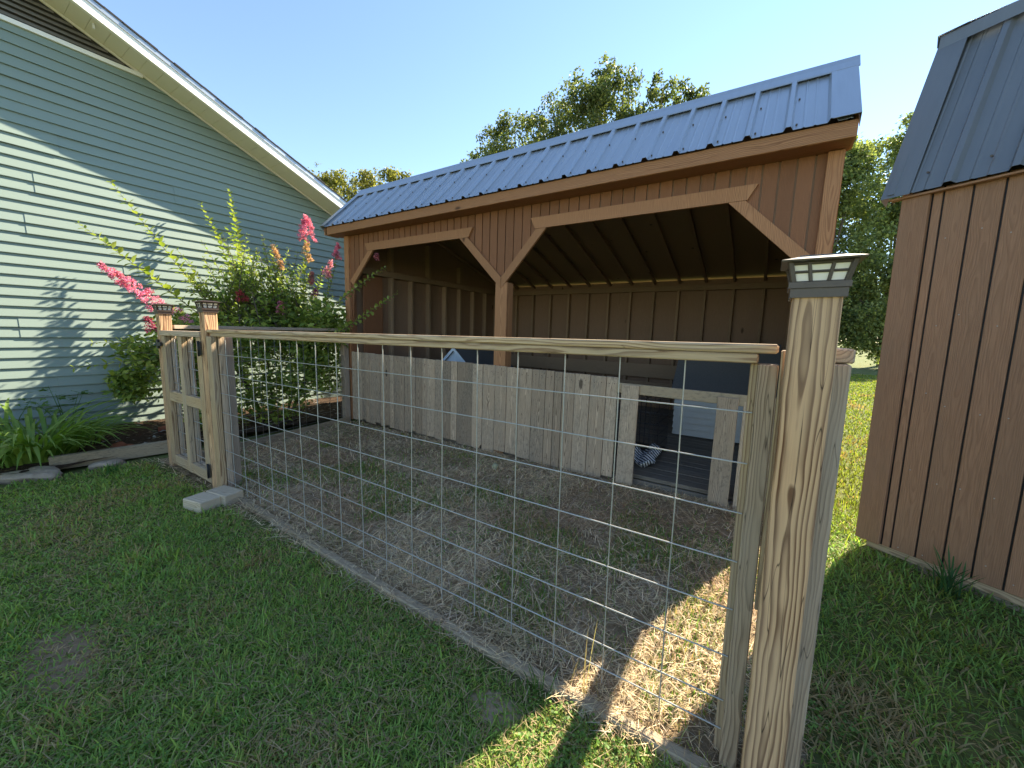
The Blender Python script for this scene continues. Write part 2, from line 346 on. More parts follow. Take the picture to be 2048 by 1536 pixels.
# trims and posts
boxb('corner_post', (SX0, SY-.045, 0), (SX0+.10, SY+.07, ZT-.002), M['stain'], shed)
boxb('corner_trim', (SX0+.102, SY-.034, 0), (SX0+.125, SY+.05, 2.02), M['stain_wall'], shed)
boxb('corner_post', (SX1-.09, SY-.045, 0), (SX1, SY+.09, ZT-.002), M['stain'], shed)
boxb('centre_post', (-2.285, SY-.035, 0), (-2.135, SY+.085, 1.86), M['stain'], shed)
def hexprism(name, pts, y0, t, mat): return prism(name, pts, t, Matrix.Translation((0, y0, 0)), mat, shed)
FY = SY-.040
hexprism('header_trim', [(-4.47, 2.465), (-2.61, 2.465), (-2.665, 2.365), (-4.415, 2.365)], FY, .026, M['stain'])
hexprism('header_trim', [(-1.875, 2.465), (.03, 2.465), (-.03, 2.36), (-1.82, 2.36)], FY, .026, M['stain'])
hexprism('brace', [(-4.40, 2.362), (-4.30, 2.362), (-4.735, 1.93), (-4.797, 1.99)], FY, .026, M['stain'])
hexprism('brace', [(-2.79, 2.362), (-2.68, 2.362), (-2.216, 1.915), (-2.216, 1.80)], FY+.001, .026, M['stain'])
hexprism('brace', [(-1.70, 2.357), (-1.81, 2.357), (-2.212, 1.915), (-2.212, 1.80)], FY+.001, .026, M['stain'])
hexprism('brace', [(-.15, 2.357), (-.04, 2.357), (.405, 1.92), (.405, 1.80)], FY, .026, M['stain'])
# eave: fascia, soffit, side return
EY = 1.99
boxb('fascia_board', (-5.06, EY, 2.60), (.53, EY+.024, 2.70), M['stain'], shed, 'x')
boxb('soffit_board', (-5.05, EY+.026, 2.602), (.52, SY+.02, 2.618), M['stain_wall'], shed, 'x')
# roof frame: slopes
RY, RZ = 2.60, 3.335; BE, BZ = 6.22, 2.28
def roof_profile(l, nrib, w):
    """corrugated section (x, lift) over the width w"""
    pts = []; pitch = .229
    for k in range(nrib):
        x0 = k*pitch
        pts += [(x0, 0), (x0+.014, .024), (x0+.040, .024), (x0+.054, 0), (x0+.10, 0), (x0+.106, .004), (x0+.112, .004), (x0+.118, 0), (x0+.158, 0), (x0+.164, .004), (x0+.170, .004), (x0+.176, 0)]
    pts.append((w, 0)); return [p for p in pts if p[0] <= w]
def roof_panel(name, x0, w, a, b, mat, parent, nrib=4, Mx=None):
    """a = (y,z) low edge, b = (y,z) high edge"""
    pr_ = roof_profile(0, nrib, w); a = Vector((0, *a)); b = Vector((0, *b)); nrm = (b-a).cross(Vector((1, 0, 0))).normalized()
    if nrm.z < 0: nrm = -nrm
    V = []
    for lift in (0, -.0015):
        for e in (a, b):
            for (x, h) in pr_: V.append(e+Vector((x0+x, 0, 0))+nrm*(h+lift))
    n = len(pr_); F = []
    for i in range(n-1):
        F.append((i, i+1, n+i+1, n+i)); F.append((2*n+i, 3*n+i, 3*n+i+1, 2*n+i+1)); F.append((i, 2*n+i, 2*n+i+1, i+1))
    o = mesh(name, V, F, mat, parent, Mx); return o
x = -5.12; k = 0
while x < .45:
    w = min(.916, .50-x)
    roof_panel('roof_panel', x, w, (EY-.025, 2.700+.001*(k % 2)), (RY, RZ+.001*(k % 2)), M['roof'], shed, min(4, int(w/.229)+1))
    roof_panel('roof_panel', x, w, (BE, BZ), (RY+.01, RZ-.01), M['roof'], shed, min(4, int(w/.229)+1))
    x += .916; k += 1
sv = Vector((0, RY-EY+.025, RZ-2.70)).normalized(); nv = Vector((0, -sv.z, sv.y))
me_screw = rod_mesh(.012, .006, 6)
Ms, _ = frame((0, 0, 0), tuple(nv), (1, 0, 0))
for i in range(25):
    p = Vector((-5.05+i*.229, EY-.025, 2.701))+sv*.055+nv*.004
    Mq = Ms.copy(); Mq.translation = p; link('screw', me_screw, Mq, shed, M['slate'])
for i in range(25):
    p = Vector((-5.05+i*.229, EY-.025, 2.701))+sv*.46+nv*.004
    Mq = Ms.copy(); Mq.translation = p; link('screw', me_screw, Mq, shed, M['slate'])
def strip(name, pts, x0, x1, mat, parent, th=.003):
    """bent metal trim: polyline in (y,z) swept along x"""
    V = []; F = []; n = len(pts)
    for xx in (x0, x1):
        for (yy, zz) in pts: V.append((xx, yy, zz))
    for i in range(n-1): F.append((i, i+1, n+i+1, n+i))
    o = mesh(name, V, F, mat, parent); so_ = o.modifiers.new('thick', 'SOLIDIFY'); so_.thickness = th; so_.offset = 0; return o
d1 = .15
strip('ridge_cap', [(RY-d1*sv.y-.006, RZ-d1*sv.z+.020), (RY-d1*sv.y-.004, RZ-d1*sv.z+.030), (RY-.05, RZ-.010), (RY-.012, RZ+.038), (RY+.02, RZ+.042), (RY+.20, RZ-.022)], -5.14, .545, M['roof'], shed)
# rake trims (right and left)
for xs, xo in ((.50, .535), (-5.12, -5.145)):
    inn = xs-.10 if xs > 0 else xs+.07
    for (a, b) in (((EY-.03, 2.696), (RY, RZ-.002)), ((BE, BZ), (RY+.005, RZ-.012))):
        A = Vector((0, *a)); B = Vector((0, *b)); nn_ = (B-A).cross(Vector((1, 0, 0))).normalized(); nn_ = nn_ if nn_.z > 0 else -nn_
        V = []
        for P in (A, B):
            V += [P+Vector((inn, 0, 0))+nn_*.022, P+Vector((xo, 0, 0))+nn_*.024, P+Vector((xo+.002, 0, 0))-nn_*.055]
        o = mesh('rake_trim', V, [(0, 1, 4, 3), (1, 2, 5, 4)], M['roof'], shed); mo = o.modifiers.new('thick', 'SOLIDIFY'); mo.thickness = .003; mo.offset = 0
for xa_, xb_ in ((SX1+.0155, SX1+.031), (-5.118, -5.10)):
    prism('rake_board', [(EY+.001, 2.602), (EY+.001, 2.690), (RY, RZ-.004), (BE-.02, BZ-.004), (BE-.02, BZ-.10), (RY, RZ-.12), (SY, 2.602)], xb_-xa_, Matrix(((0, 1, 0, xa_), (1, 0, 0, 0), (0, 0, 1, 0), (0, 0, 0, 1))), M['stain'], shed)
# gable end walls, deck, back wall
gy = [(SY+.06, .05), (SYB, .05), (SYB, 2.30), (RY, RZ-.06), (SY+.06, RZ-.06-(RY-SY-.06)*1.09)]
Mside = Matrix(((0, 1, 0, 0), (1, 0, 0, 0), (0, 0, 1, 0), (0, 0, 0, 1)))
for xx in (SX0, SX1-.02):
    Mi = Mside.copy(); Mi.translation = (xx, 0, 0); prism('end_wall', gy, .02, Mi, M['innerpanel'], shed)
for i in range(37):                                      # outside boards of the right gable end
    ya = SY+.10+i*.1016; zt = RZ-.07-(max(RY-ya, 0)*1.09) - max(ya-RY, 0)*.305
    boxb('siding_board', (SX1+.002, ya+.003, .06), (SX1+.014, ya+.0985, zt-.02), M['stain_wall'], shed, 'z', .002)
for i in range(37):                                      # and of the left end
    ya = SY+.10+i*.1016; zt = RZ-.07-(max(RY-ya, 0)*1.09) - max(ya-RY, 0)*.305
    boxb('siding_board', (SX0-.014, ya+.003, .06), (SX0-.002, ya+.0985, zt-.02), M['stain_wall'], shed, 'z', .002)
boxb('back_wall', (SX0+.02, SYB-.02, .05), (SX1-.02, SYB, 2.30), M['innerpanel'], shed, 'z', 0)
prism('roof_deck', [(SY+.03, RZ-.11-(RY-SY-.03)*1.09+.02), (RY, RZ-.055), (SYB+.1, 2.30), (SYB+.1, 2.312), (RY, RZ-.036), (SY+.03, RZ-.09-(RY-SY-.03)*1.09+.03)], SX1-SX0-.05, Matrix(((0, 1, 0, SX0+.025), (1, 0, 0, 0), (0, 0, 1, 0), (0, 0, 0, 1))), M['innerpanel'], shed)
for i in range(14):                                      # studs of the back wall, and rafters
    xx = SX0+.10+i*.406
    boxb('stud', (xx-.02, SYB-.112, .08), (xx+.02, SYB-.022, 2.12), M['inner'], shed)
    board('rafter', (xx, SYB-.03, 2.268), (xx, RY+.03, RZ-.092), .04, .05, (1, 0, 0), M['innerpanel'], shed)
for i in range(9):
    yy = SY+.30+i*.406
    boxb('stud', (SX0+.022, yy-.022, .08), (SX0+.112, yy+.022, 2.12), M['inner'], shed)
    boxb('stud', (SX1-.112, yy-.02, .08), (SX1-.022, yy+.02, 2.12), M['inner'], shed)
    if i in (1, 3, 5): boxb('gable_stud', (SX0+.022, yy-.03, 2.215), (SX0+.112, yy+.03, 3.2-(yy-RY)*.30-.10), M['inner'], shed)
boxb('top_plate', (SX0+.02, SYB-.115, 2.122), (SX1-.02, SYB-.022, 2.212), M['inner'], shed, 'x')
boxb('top_plate', (SX0+.021, SY+.09, 2.122), (SX0+.116, SYB-.117, 2.212), M['inner'], shed, 'y')
boxb('top_plate', (SX1-.116, SY+.10, 2.122), (SX1-.021, SYB-.117, 2.212), M['inner'], shed, 'y')
boxb('kick_board', (SX0+.12, SYB-.138, .62), (SX1-.12, SYB-.113, .86), M['inner'], shed, 'x')
boxb('kick_board', (SX0+.12, SYB-.138, .30), (SX1-.12, SYB-.113, .54), M['inner'], shed, 'x')
boxb('wide_board', (SX0+.113, SY+.16, .10), (SX0+.135, SY+.50, 2.10), M['stain_wall'], shed)
yy = SY+.02
while yy < SYB-.16:                                      # floor boards
    boxb('floor_board', (SX0+.14, yy+.003, .062), (SX1-.12, yy+.137, .098+random.uniform(-.002, .002)), M['floorw'], shed, 'x'); yy += .14
boxb('floor_beam', (SX0+.10, SY-.01, .0), (SX1-.10, SY+.018, .060), M['floorw'], shed, 'x')
# weathered kick planks along the front
edges = [-4.77]
while edges[-1] < -2.66: edges.append(edges[-1]+random.choice((.088, .088, .10, .135, .115)))
edges[-1] = -2.546
edges += [-2.402, -2.237, -2.084, -1.932, -1.773, -1.616, -1.52, -1.432, -1.30, -1.147, -.992, -.885]
for i in range(len(edges)-1):
    a, b = edges[i]+.0025, edges[i+1]-.0025
    zt = 1.000-.006*(a+4.77)+random.uniform(-.003, .003); zb = random.choice((.015, .03, .05, .02))
    t_ = random.uniform(-.004, .004)
    if -2.75 < a < -2.45:
        prism('kick_plank', [(a, zt), (b, zt), (b, zb+.05), (a+.6*(b-a), zb-.02), (a, zb)], .02, Matrix.Translation((0, SY-.067+t_, 0)), M['grey'], shed)
    else:
        boxb('kick_plank', (a, SY-.067+t_, zb), (b, SY-.047+t_, zt), M['grey'], shed, 'z', .0025)
boxb('kick_rail', (-4.78, SY-.046, .90), (-2.29, SY-.036+.02, .975), M['grey'], shed, 'x')
boxb('kick_rail', (-2.13, SY-.046, .86), (-.90, SY-.026, .93), M['grey'], shed, 'x')
boxb('doorway_rail', (-.895, SY-.072, .845), (.30, SY-.048, .932), M['timber'], shed, 'x')
for a, b, zb, zt, y in ((-.84, -.690, .02, .925, -.098), (-.085, .060, .035, .905, -.098), (.092, .175, .03, .885, -.072), (.19, .30, .03, .885, -.070)):
    boxb('doorway_plank', (a, SY+y, zb), (b, SY+y+.024, zt), M['grey'], shed)
shed.rotation_euler.y = R(.7); shed.location.x -= .022                          # it sits a little low at its right end
# ================================================================== RIGHT BARN
ang = R(149.5); D = Vector((math.cos(ang), math.sin(ang), 0)); Nn = Vector((-math.sin(ang)*1, math.cos(ang), 0))
if Nn.dot(CAM-Vector((1.005, 1.833, 0))) < 0: Nn = -Nn
A0 = Vector((1.005, 1.833, 0))
# local frame: x = -D (to the right when facing the wall), y = -Nn (into the barn)
MB = Matrix(((-D.x, -Nn.x, 0, A0.x), (-D.y, -Nn.y, 0, A0.y), (0, 0, 1, 0), (0, 0, 0, 1)))
barn = thing('storage_barn', 'brown stained barn-style shed with charcoal metal gambrel roof standing on skids', 'shed', tuple(A0))
def bx(name, lo, hi, mat, grain='z', b=.002):
    lo, hi = Vector(lo), Vector(hi); c = (lo+hi)/2; d = hi-lo
    if grain == 'z': Mx, dims = Matrix.Identity(4), (d.x, d.y, d.z)
    else: Mx, dims = Matrix.Rotation(R(90), 4, 'Y'), (d.z, d.y, d.x)
    me = chamfer_box(*dims, b)
    return link(name, me, MB @ Matrix.Translation(c) @ Mx, barn, mat)
BW = 5.2; BX0 = -.25                      # barn runs from x = BX0 (far corner) to BX0+BW
bx('corner_trim', (BX0, -.036, .085), (BX0+.118, -.004, 2.16), M['stain_dark'])
xx = BX0+.122; wl = .044
while xx < BX0+BW-.1:
    bx('siding_board', (xx+.0045, -.014, .083), (xx+wl-.0045, 0, 2.17), M['stain_dark']); xx += wl; wl = .110
bx('wall_backing', (BX0+.02, .0015, .08), (BX0+BW, .03, 2.2), M['black'], 'z', 0)
bx('bottom_plate', (BX0+.05, -.006, .038), (BX0+BW, .07, .080), M['rail'], 'x')
bx('skid', (BX0+.24, .02, -.02), (BX0+BW, .11, .037), M['greypost'], 'x')
bx('skid', (BX0+.24, 2.2, -.02), (BX0+BW, 2.3, .08), M['greypost'], 'x')
# gable end on the far side and the roof
def bpoly(name, pts, x0, t_, mat): return prism(name, pts, t_, MB @ Matrix(((0, 1, 0, x0), (1, 0, 0, 0), (0, 0, 1, 0), (0, 0, 0, 1))), mat, barn)
gam = [(.0, .083), (2.40, .083), (2.40, 2.17), (1.99, 3.10), (1.2, 3.52), (.41, 3.10), (0.0, 2.17)]
bpoly('end_wall', gam, BX0+.001, .03, M['stain_dark']); bpoly('end_wall', gam, BX0+BW-.05, .03, M['stain_dark'])
for i in range(23):
    ya = .004+i*.1016
    yc = ya+.05; zt = 2.17+min(yc, 2.4-yc)*2.27 if min(yc, 2.4-yc) < .41 else 3.10+(min(yc, 2.4-yc)-.41)*.53
    bx('siding_board', (BX0-.014, ya+.004, .083), (BX0-.001, ya+.0975, zt-.06), M['stain_dark'])
k = 0; xx = BX0-.06
while xx < BX0+BW:
    for a, b in (((-.07, 2.158), (.435, 3.18)), ((2.47, 2.158), (1.965, 3.18))):
        roof_panel('roof_panel', xx, .916, (a[0], a[1]+.001*(k % 2)), (b[0], b[1]), M['roof2'], barn, 4, MB)
    for a, b in (((.375, 3.145), (1.2, 3.58)), ((2.025, 3.145), (1.2, 3.58))):
        roof_panel('roof_panel', xx, .916, (a[0], a[1]+.001*(k % 2)), (b[0], b[1]), M['roof2'], barn, 4, MB)
    xx += .916; k += 1
def bstrip(name, pts3, mat, faces):
    o = mesh(name, pts3, faces, mat, barn, MB); mo = o.modifiers.new('thick', 'SOLIDIFY'); mo.thickness = .003; mo.offset = 0
e = .022
bstrip('rake_trim', [(BX0+.05, -.07-e, 2.150), (BX0-.075, -.07-e, 2.150), (BX0-.075, -.02, 2.12), (BX0+.05, .39-e, 3.13), (BX0-.075, .39-e, 3.13), (BX0-.075, .46, 3.08)], M['roof2'], [(0, 1, 4, 3), (1, 2, 5, 4)])
bstrip('eave_trim', [(BX0-.07, .355, 3.160), (BX0-.07, .348, 3.085), (BX0+BW, .355, 3.160), (BX0+BW, .348, 3.085)], M['roof2'], [(0, 1, 3, 2)])
bstrip('rake_trim', [(BX0+.05, .34, 3.165), (BX0-.078, .34, 3.165), (BX0-.078, .35, 3.10), (BX0+.05, 1.2, 3.61), (BX0-.078, 1.2, 3.61), (BX0-.078, 1.2, 3.54)], M['roof2'], [(0, 1, 4, 3), (1, 2, 5, 4)])
bx('eave_soffit', (BX0-.05, -.055, 2.140), (BX0+BW, -.016, 2.152), M['stain_dark'], 'x')
for i in range(6):
    Mq = MB @ Matrix.Translation((BX0+.10+i*.229, -.045, 2.255)) @ Matrix.Rotation(R(90), 4, 'X'); link('screw', me_screw, Mq, barn, M['slate'])
# ================================================================== HOUSE
WX = -6.80; SL = .418
house = thing('house', 'sage green vinyl-sided house gable with white rake trim and louvred gable vent', 'house', (WX, 0, 0))
HY0, HYR = -8.8, -1.9                       # far wall corner, ridge
zr = lambda y: 4.513-SL*(y-.632)            # rake line on the wall
ZRIDGE = zr(HYR); HY1 = 5.0
def ymax(z): return min(HY1, .632+(4.513-z)/SL)
def ymin(z): return max(HY0, 2*HYR-ymax(z))
def siding_panel(y0, y1, zb, nl, clipr, clipl, jit):
    """double-lap vinyl panel between y0 and y1; each lap proud at its foot"""
    V = []; F = []
    for k in range(nl):
        z0 = zb+k*.1145; z1 = z0+.1145
        ya0, ya1 = (ymin(z0) if clipl else y0), (ymin(z1) if clipl else y0)
        yb0, yb1 = (ymax(z0) if clipr else y1), (ymax(z1) if clipr else y1)
        o = .004+jit; p = .025+jit; b_ = len(V)
        V += [(WX+o, ya0, z0), (WX+p, ya0, z0), (WX+p, ya0, z0+.006), (WX+o, ya1, z1), (WX+o, yb0, z0), (WX+p, yb0, z0), (WX+p, yb0, z0+.006), (WX+o, yb1, z1)]
        F += [(b_, b_+4, b_+5, b_+1), (b_+1, b_+5, b_+6, b_+2), (b_+2, b_+6, b_+7, b_+3), (b_, b_+1, b_+2, b_+3), (b_+4, b_+7, b_+6, b_+5)]
    return mesh('siding_panel', V, F, M['siding'], house)
seams = {2: -.40, 5: -.63, 8: .27, 10: -.49, 12: -.39, 13: .857, 14: -.178, 15: .344}
for r_ in range(20):
    zb = .03+r_*.229; nl = 2 if zb+.229 <= 4.50 else 1
    if zb > 4.45: break
    s0 = seams.get(r_, random.uniform(-2.6, -1.3)); s0 = s0 if s0 < ymax(zb) else -1.5
    cuts = [s0]
    while cuts[-1]+3.66 < ymax(zb)-.3: cuts.append(cuts[-1]+3.66)
    while cuts[0]-3.66 > ymin(zb)+.3: cuts.insert(0, cuts[0]-3.66)
    ys = [None]+cuts+[None]
    for i in range(len(ys)-1):
        a, b = ys[i], ys[i+1]
        siding_panel(a if a is not None else ymin(zb), (b+.004) if b is not None else ymax(zb), zb, nl, b is None, a is None, .0055*(i % 2))
prism('wall_sheathing', [(HY0, -.2), (HY1, -.2), (HY1, zr(HY1)), (HYR, ZRIDGE), (HY0, zr(HY1))], .12, Matrix(((0, 1, 0, WX-.12), (1, 0, 0, 0), (0, 0, 1, 0), (0, 0, 0, 1))), M['louver'], house)
# gable vent: white sill and louvres
boxb('vent_sill', (WX+.002, ymin(4.5)+.05, 4.462), (WX+.045, ymax(4.51)-.01, 4.512), M['white'], house, 'y')
for i in range(18):
    z0 = 4.525+i*.058
    if zr(0) and z0+.04 > ZRIDGE-.1: break
    ya, yb = 2*HYR-ymax(z0+.05)+.02, ymax(z0+.05)-.02
    mesh('vent_slat', [(WX+.004, ya, z0+.040), (WX+.034, ya, z0), (WX+.034, ya, z0+.006), (WX+.004, ya, z0+.046), (WX+.004, yb, z0+.040), (WX+.034, yb, z0), (WX+.034, yb, z0+.006), (WX+.004, yb, z0+.046)],
         [(0, 4, 5, 1), (1, 5, 6, 2), (2, 6, 7, 3), (0, 1, 2, 3), (4, 7, 6, 5)], M['slat'], house)
# rake: soffit panels, fascia, drip edge, roof slabs
OV = .44; cs = 1/math.sqrt(1+SL*SL)
y = HY1+.30
def rk(y, dz=0): return zr(y)+dz
while y > HYR+.02:
    y2 = max(y-.152, HYR)
    a, b = y2+.003, y
    V = [(WX+.02, a, rk(a)), (WX+OV, a, rk(a)), (WX+OV, b, rk(b)), (WX+.02, b, rk(b))]; V += [(p[0], p[1], p[2]+.012) for p in V]
    mesh('soffit_panel', V, [(0, 1, 2, 3), (7, 6, 5, 4), (0, 4, 5, 1), (1, 5, 6, 2), (2, 6, 7, 3), (3, 7, 4, 0)], M['cream'], house)
    y = y2
def rakebox(name, x0, x1, dz0, dz1, ya, yb, mat):
    V = []
    for yy_ in (ya, yb):
        V += [(x0, yy_, rk(yy_, dz0)), (x1, yy_, rk(yy_, dz0)), (x1, yy_, rk(yy_, dz1)), (x0, yy_, rk(yy_, dz1))]
    return mesh(name, V, [(0, 1, 2, 3), (7, 6, 5, 4), (0, 4, 5, 1), (1, 5, 6, 2), (2, 6, 7, 3), (3, 7, 4, 0)], mat, house)
YE = HY1+.32
rakebox('frieze_trim', WX+.020, WX+.038, -.030, -.003, HYR, HY1, M['cream'])
rakebox('fascia_board', WX+OV+.001, WX+OV+.022, -.012, .135, HYR, YE, M['white'])
rakebox('fascia_lip', WX+OV-.02, WX+OV+.030, -.022, -.0125, HYR, YE, M['white'])
rakebox('drip_edge', WX+OV+.023, WX+OV+.034, .095, .150, HYR, YE, M['roof'])
rakebox('roof_slab', WX-9, WX+OV+.02, .137, .149, HYR, YE, M['louver'])
yy = YE+.02; k = 0
while yy > HYR:                                           # shingle courses, seen at their edge
    rakebox('shingle_course', WX-9, WX+OV+.040+.004*(k % 3), .151, .168+.006*(k % 2), yy-.150, yy, M['shingle']); yy -= .1505; k += 1
def mir(pts): return [(p[0], 2*HYR-p[1], p[2]) for p in pts]
V = []
for yy_ in (HYR, YE): V += [(WX-9, yy_, rk(yy_, .0)), (WX+OV+.03, yy_, rk(yy_, .0)), (WX+OV+.03, yy_, rk(yy_, .17)), (WX-9, yy_, rk(yy_, .17))]
mesh('roof_slab', mir(V), [(3, 2, 1, 0), (4, 5, 6, 7), (1, 5, 4, 0), (2, 6, 5, 1), (3, 7, 6, 2), (0, 4, 7, 3)], M['shingle'], house)
boxb('side_wall', (WX-8.9, HY1-.1, -.2), (WX-.125, HY1-.005, 2.62), M['siding'], house, 'z', 0)
for i in range(2):                                         # two small hooks on the soffit
    yy_ = (.16, -.28)[i]
    boxb('soffit_hook', (WX+.30, yy_-.008, rk(yy_)-.06), (WX+.316, yy_+.008, rk(yy_)-.002), M['white'], house, 'z', .002)
def nails(parent, pts, nrm, r_, mat, M4=None):
    V = []; F = []; n3 = Vector(nrm).normalized(); a_ = n3.cross(Vector((0, 0, 1))).normalized(); b_ = n3.cross(a_)
    for p in pts:
        k0 = len(V); p = Vector(p)
        for q in range(6): V.append(p+(a_*math.cos(q*1.0472)+b_*math.sin(q*1.0472))*r_)
        V.append(p+n3*r_*.5)
        for q in range(6): F.append((k0+q, k0+(q+1) % 6, k0+6))
    o = mesh('nail_heads', V, F, mat, parent, M4); o['kind'] = 'stuff'; return o
M['rustnail'] = plain('rusty_nail', (.10, .055, .035), .7, .3)
pts = []
for i in range(len(edges)-1):
    a, b = edges[i], edges[i+1]
    for z_ in (.925, .10):
        for u_ in (.28, .72): pts.append((a+(b-a)*u_, SY-.0725, z_+random.uniform(-.012, .012)))
shed.rotation_euler.y = 0; nails(shed, pts, (0, -1, 0), .0045, M['rustnail']); shed.rotation_euler.y = R(.7)
M['galvnail'] = plain('bright_nail', (.42, .38, .33), .45, .5)
pts = []
for i in range(36):
    for z_ in (.13, .55, 1.0, 1.45, 1.9): pts.append((BX0+.20+i*.110+random.uniform(-.02, .02), -.0145, z_+random.uniform(-.05, .05)))
nails(barn, pts, (0, -1, 0), .0035, M['galvnail'], MB)
# ================================================================== WIRE PEN: front panel
ROWS = [1.2724-.1524*i for i in range(8)]+[.104]
fence = thing('wire_fence_panel', 'front pen panel of square galvanised wire under a pale wooden top rail', 'fence', (-1.6, 0, 0), 'wire pen panels')
boxb('top_rail', (-3.47, -.034, 1.286), (.232, .056, 1.311), M['rail'], fence, 'x', .005)
boxb('under_rail', (-3.40, -.028, 1.258), (.1885, .036, 1.2845), M['rail'], fence, 'x', .004)
boxb('stile', (.190, -.040, .02), (.236, -.002, 1.257), M['greypost'], fence)
boxb('stile', (.170, .002, .02), (.236, .040, 1.257), M['rail'], fence)
boxb('stile', (-3.44, -.045, .02), (-3.352, -.003, 1.257), M['rail'], fence)
boxb('stile', (-3.44, .003, .02), (-3.345, .043, 1.257), M['greypost'], fence)
boxb('shim_board', (.2385, -.040, .56), (.2545, .02, 1.296), M['rail'], fence)
def bent_wire(p0, p1, amp, r_, n_=13):
    p0, p1 = Vector(p0), Vector(p1); V = []; F = []; ph = random.uniform(0, 6.28); ph2 = random.uniform(0, 6.28); pts = []
    for i in range(n_):
        u = i/(n_-1); w_ = math.sin(math.pi*u)**.5
        pts.append(p0*(1-u)+p1*u+Vector((0, amp*w_*math.sin(5.3*u+ph2), 0))+(Vector((0, 0, 1)) if abs(p1.z-p0.z) < .1 else Vector((1, 0, 0)))*amp*.7*w_*math.sin(7.1*u+ph))
    tube_geo(V, F, pts, [r_]*n_, 6); return mesh('wire', V, F, M['wire'], fence, None, True)
for z in ROWS: bent_wire((-3.40, -.0005, z), (.186, -.0005, z+random.uniform(-.003, .003)), .0035, .0025)
for k in range(17):
    xx = -k*.2018; dx = random.uniform(-.003, .003)
    bent_wire((xx+dx, .0052, .045), (xx, .0052, 1.275), .0022, .0025, 7)
# the two posts at the near corner
post = tag(boxb('corner_post', (.246, -.158, -.05), (.337, -.067, 1.432), M['post'], None, 'z', .004), 'tall tan wooden corner post with flame grain carrying a lamp at its top', 'post')
post2 = tag(boxb('short_post', (.288, -.062, -.05), (.379, .03, 1.268), M['greypost'], None, 'z', .004), 'short grey-weathered post with a knot set against the flame-grained corner post', 'post')
# side pen: rail and wire from the corner back to the shed
side = thing('wire_fence_panel', 'side pen panel of wire running from the tall corner post back to the shed', 'fence', (.35, 1.1, 0), 'wire pen panels')
boxb('top_rail', (.305, -.055, 1.270), (.384, 2.10, 1.305), M['greypost'], side, 'y', .004)
for z in ROWS[1:]: rod('wire', (.29, .035, z), (.345, 2.12, z), .0028, M['wire'], side)
for k in range(10): rod('wire', (.289, .14+k*.2, .05), (.2895, .14+k*.2, 1.23), .0028, M['wire'], side)
# left pen side: dark rail and old wire
left = thing('wire_fence_panel', 'old dull-wire pen panel under a dark weathered rail beside the flowering shrub', 'fence', (-4.65, 1.1, 0), 'wire pen panels')
board('top_rail', (-4.50, .05, 1.325), (-4.90, 2.12, 1.335), .10, .035, (1, 0, 0), M['greypost'], left)
board('under_rail', (-4.50, .05, 1.28), (-4.90, 2.12, 1.29), .035, .05, (1, 0, 0), M['black'], left)
for z in ROWS[1:]: rod('wire', (-4.49, .04, z), (-4.87, 2.12, z), .0024, M['wire_old'], left)
for k in range(11):
    u = (k+.3)/11; rod('wire', (-4.49-.38*u, .04+2.08*u, .03), (-4.49-.38*u, .04+2.08*u, 1.29), .0024, M['wire_old'], left)
lp = tag(boxb('shed_corner_post', (-4.93, 2.055, -.05), (-4.845, 2.135, 1.30), M['greypost'], None), 'grey weathered post where the dark-railed wire panel meets the shed', 'post')
board('bottom_board', (-4.46, .05, .035), (-4.84, 2.10, .035), .035, .09, (1, 0, 0), M['timber'], left)
# gate posts
gp = tag(boxb('gate_post', (-3.535, -.045, -.05), (-3.446, .045, 1.452), M['post'], None, 'z', .004), 'tan gate post with lamp on the hinge side of the narrow gate', 'post')
gp2 = tag(boxb('gate_post', (-3.535, .048, -.05), (-3.430, .135, 1.25), M['greypost'], None, 'z', .004), 'short grey post doubled behind the tan hinge-side gate post', 'post')
gp3 = tag(boxb('gate_post', (-4.535, -.045, -.05), (-4.446, .045, 1.452), M['post'], None, 'z', .004), 'tan gate post with lamp on the latch side of the narrow gate', 'post')
gate = thing('pen_gate', 'narrow wooden frame gate with wire infill and black hinges between lamp posts', 'gate', (-4, 0, 0))
GX0, GX1 = -4.435, -3.545; GY0, GY1 = -.047, .038
for xa, xb, nm in ((GX0, GX0+.089, 'stile'), (-4.035, -3.955, 'middle_stile'), (GX1-.089, GX1, 'stile')):
    boxb(nm, (xa, GY0, .05), (xb, -.006, 1.245), M['rail'], gate); boxb(nm, (xa, -.001, .05), (xb, GY1, 1.245), M['greypost'], gate)
boxb('top_rail', (GX0-.01, GY0-.008, 1.247), (GX1+.004, GY1+.004, 1.292), M['greypost'], gate, 'x')
for xa, xb in ((GX0+.0905, -4.0365), (-3.9535, GX1-.0905)):
    boxb('middle_rail', (xa, GY0+.002, .655), (xb, -.008, .745), M['rail'], gate, 'x')
    boxb('bottom_rail', (xa, GY0+.002, .052), (xb, -.008, .141), M['rail'], gate, 'x')
    boxb('bottom_rail', (xa, .0, .052), (xb, GY1-.002, .141), M['greypost'], gate, 'x')
for z in ROWS[1:-1]: rod('wire', (GX0+.04, -.0035, z), (GX1-.04, -.0035, z), .0026, M['wire'], gate)
for k in range(4): rod('wire', (GX0+.16+k*.19, .002, .1), (GX0+.16+k*.19, .002, 1.24), .0024, M['wire'], gate)
for z in (1.16, .16):
    h = boxb('hinge', (GX1-.03, GY0-.014, z-.055), (GX1+.03, GY0-.0095, z+.055), M['black'], gate, 'z', .001)
    rod('hinge_pin', (GX1+.004, GY0-.017, z-.06), (GX1+.004, GY0-.017, z+.06), .008, M['black'], h, 8)
boxb('latch', (GX0-.06, GY0-.024, 1.15), (GX0+.05, GY0-.0095, 1.185), M['black'], gate, 'x')
boxb('latch_bracket', (GX0-.075, GY0-.020, 1.125), (GX0-.035, GY0-.0045, 1.21), M['black'], gate, 'z')
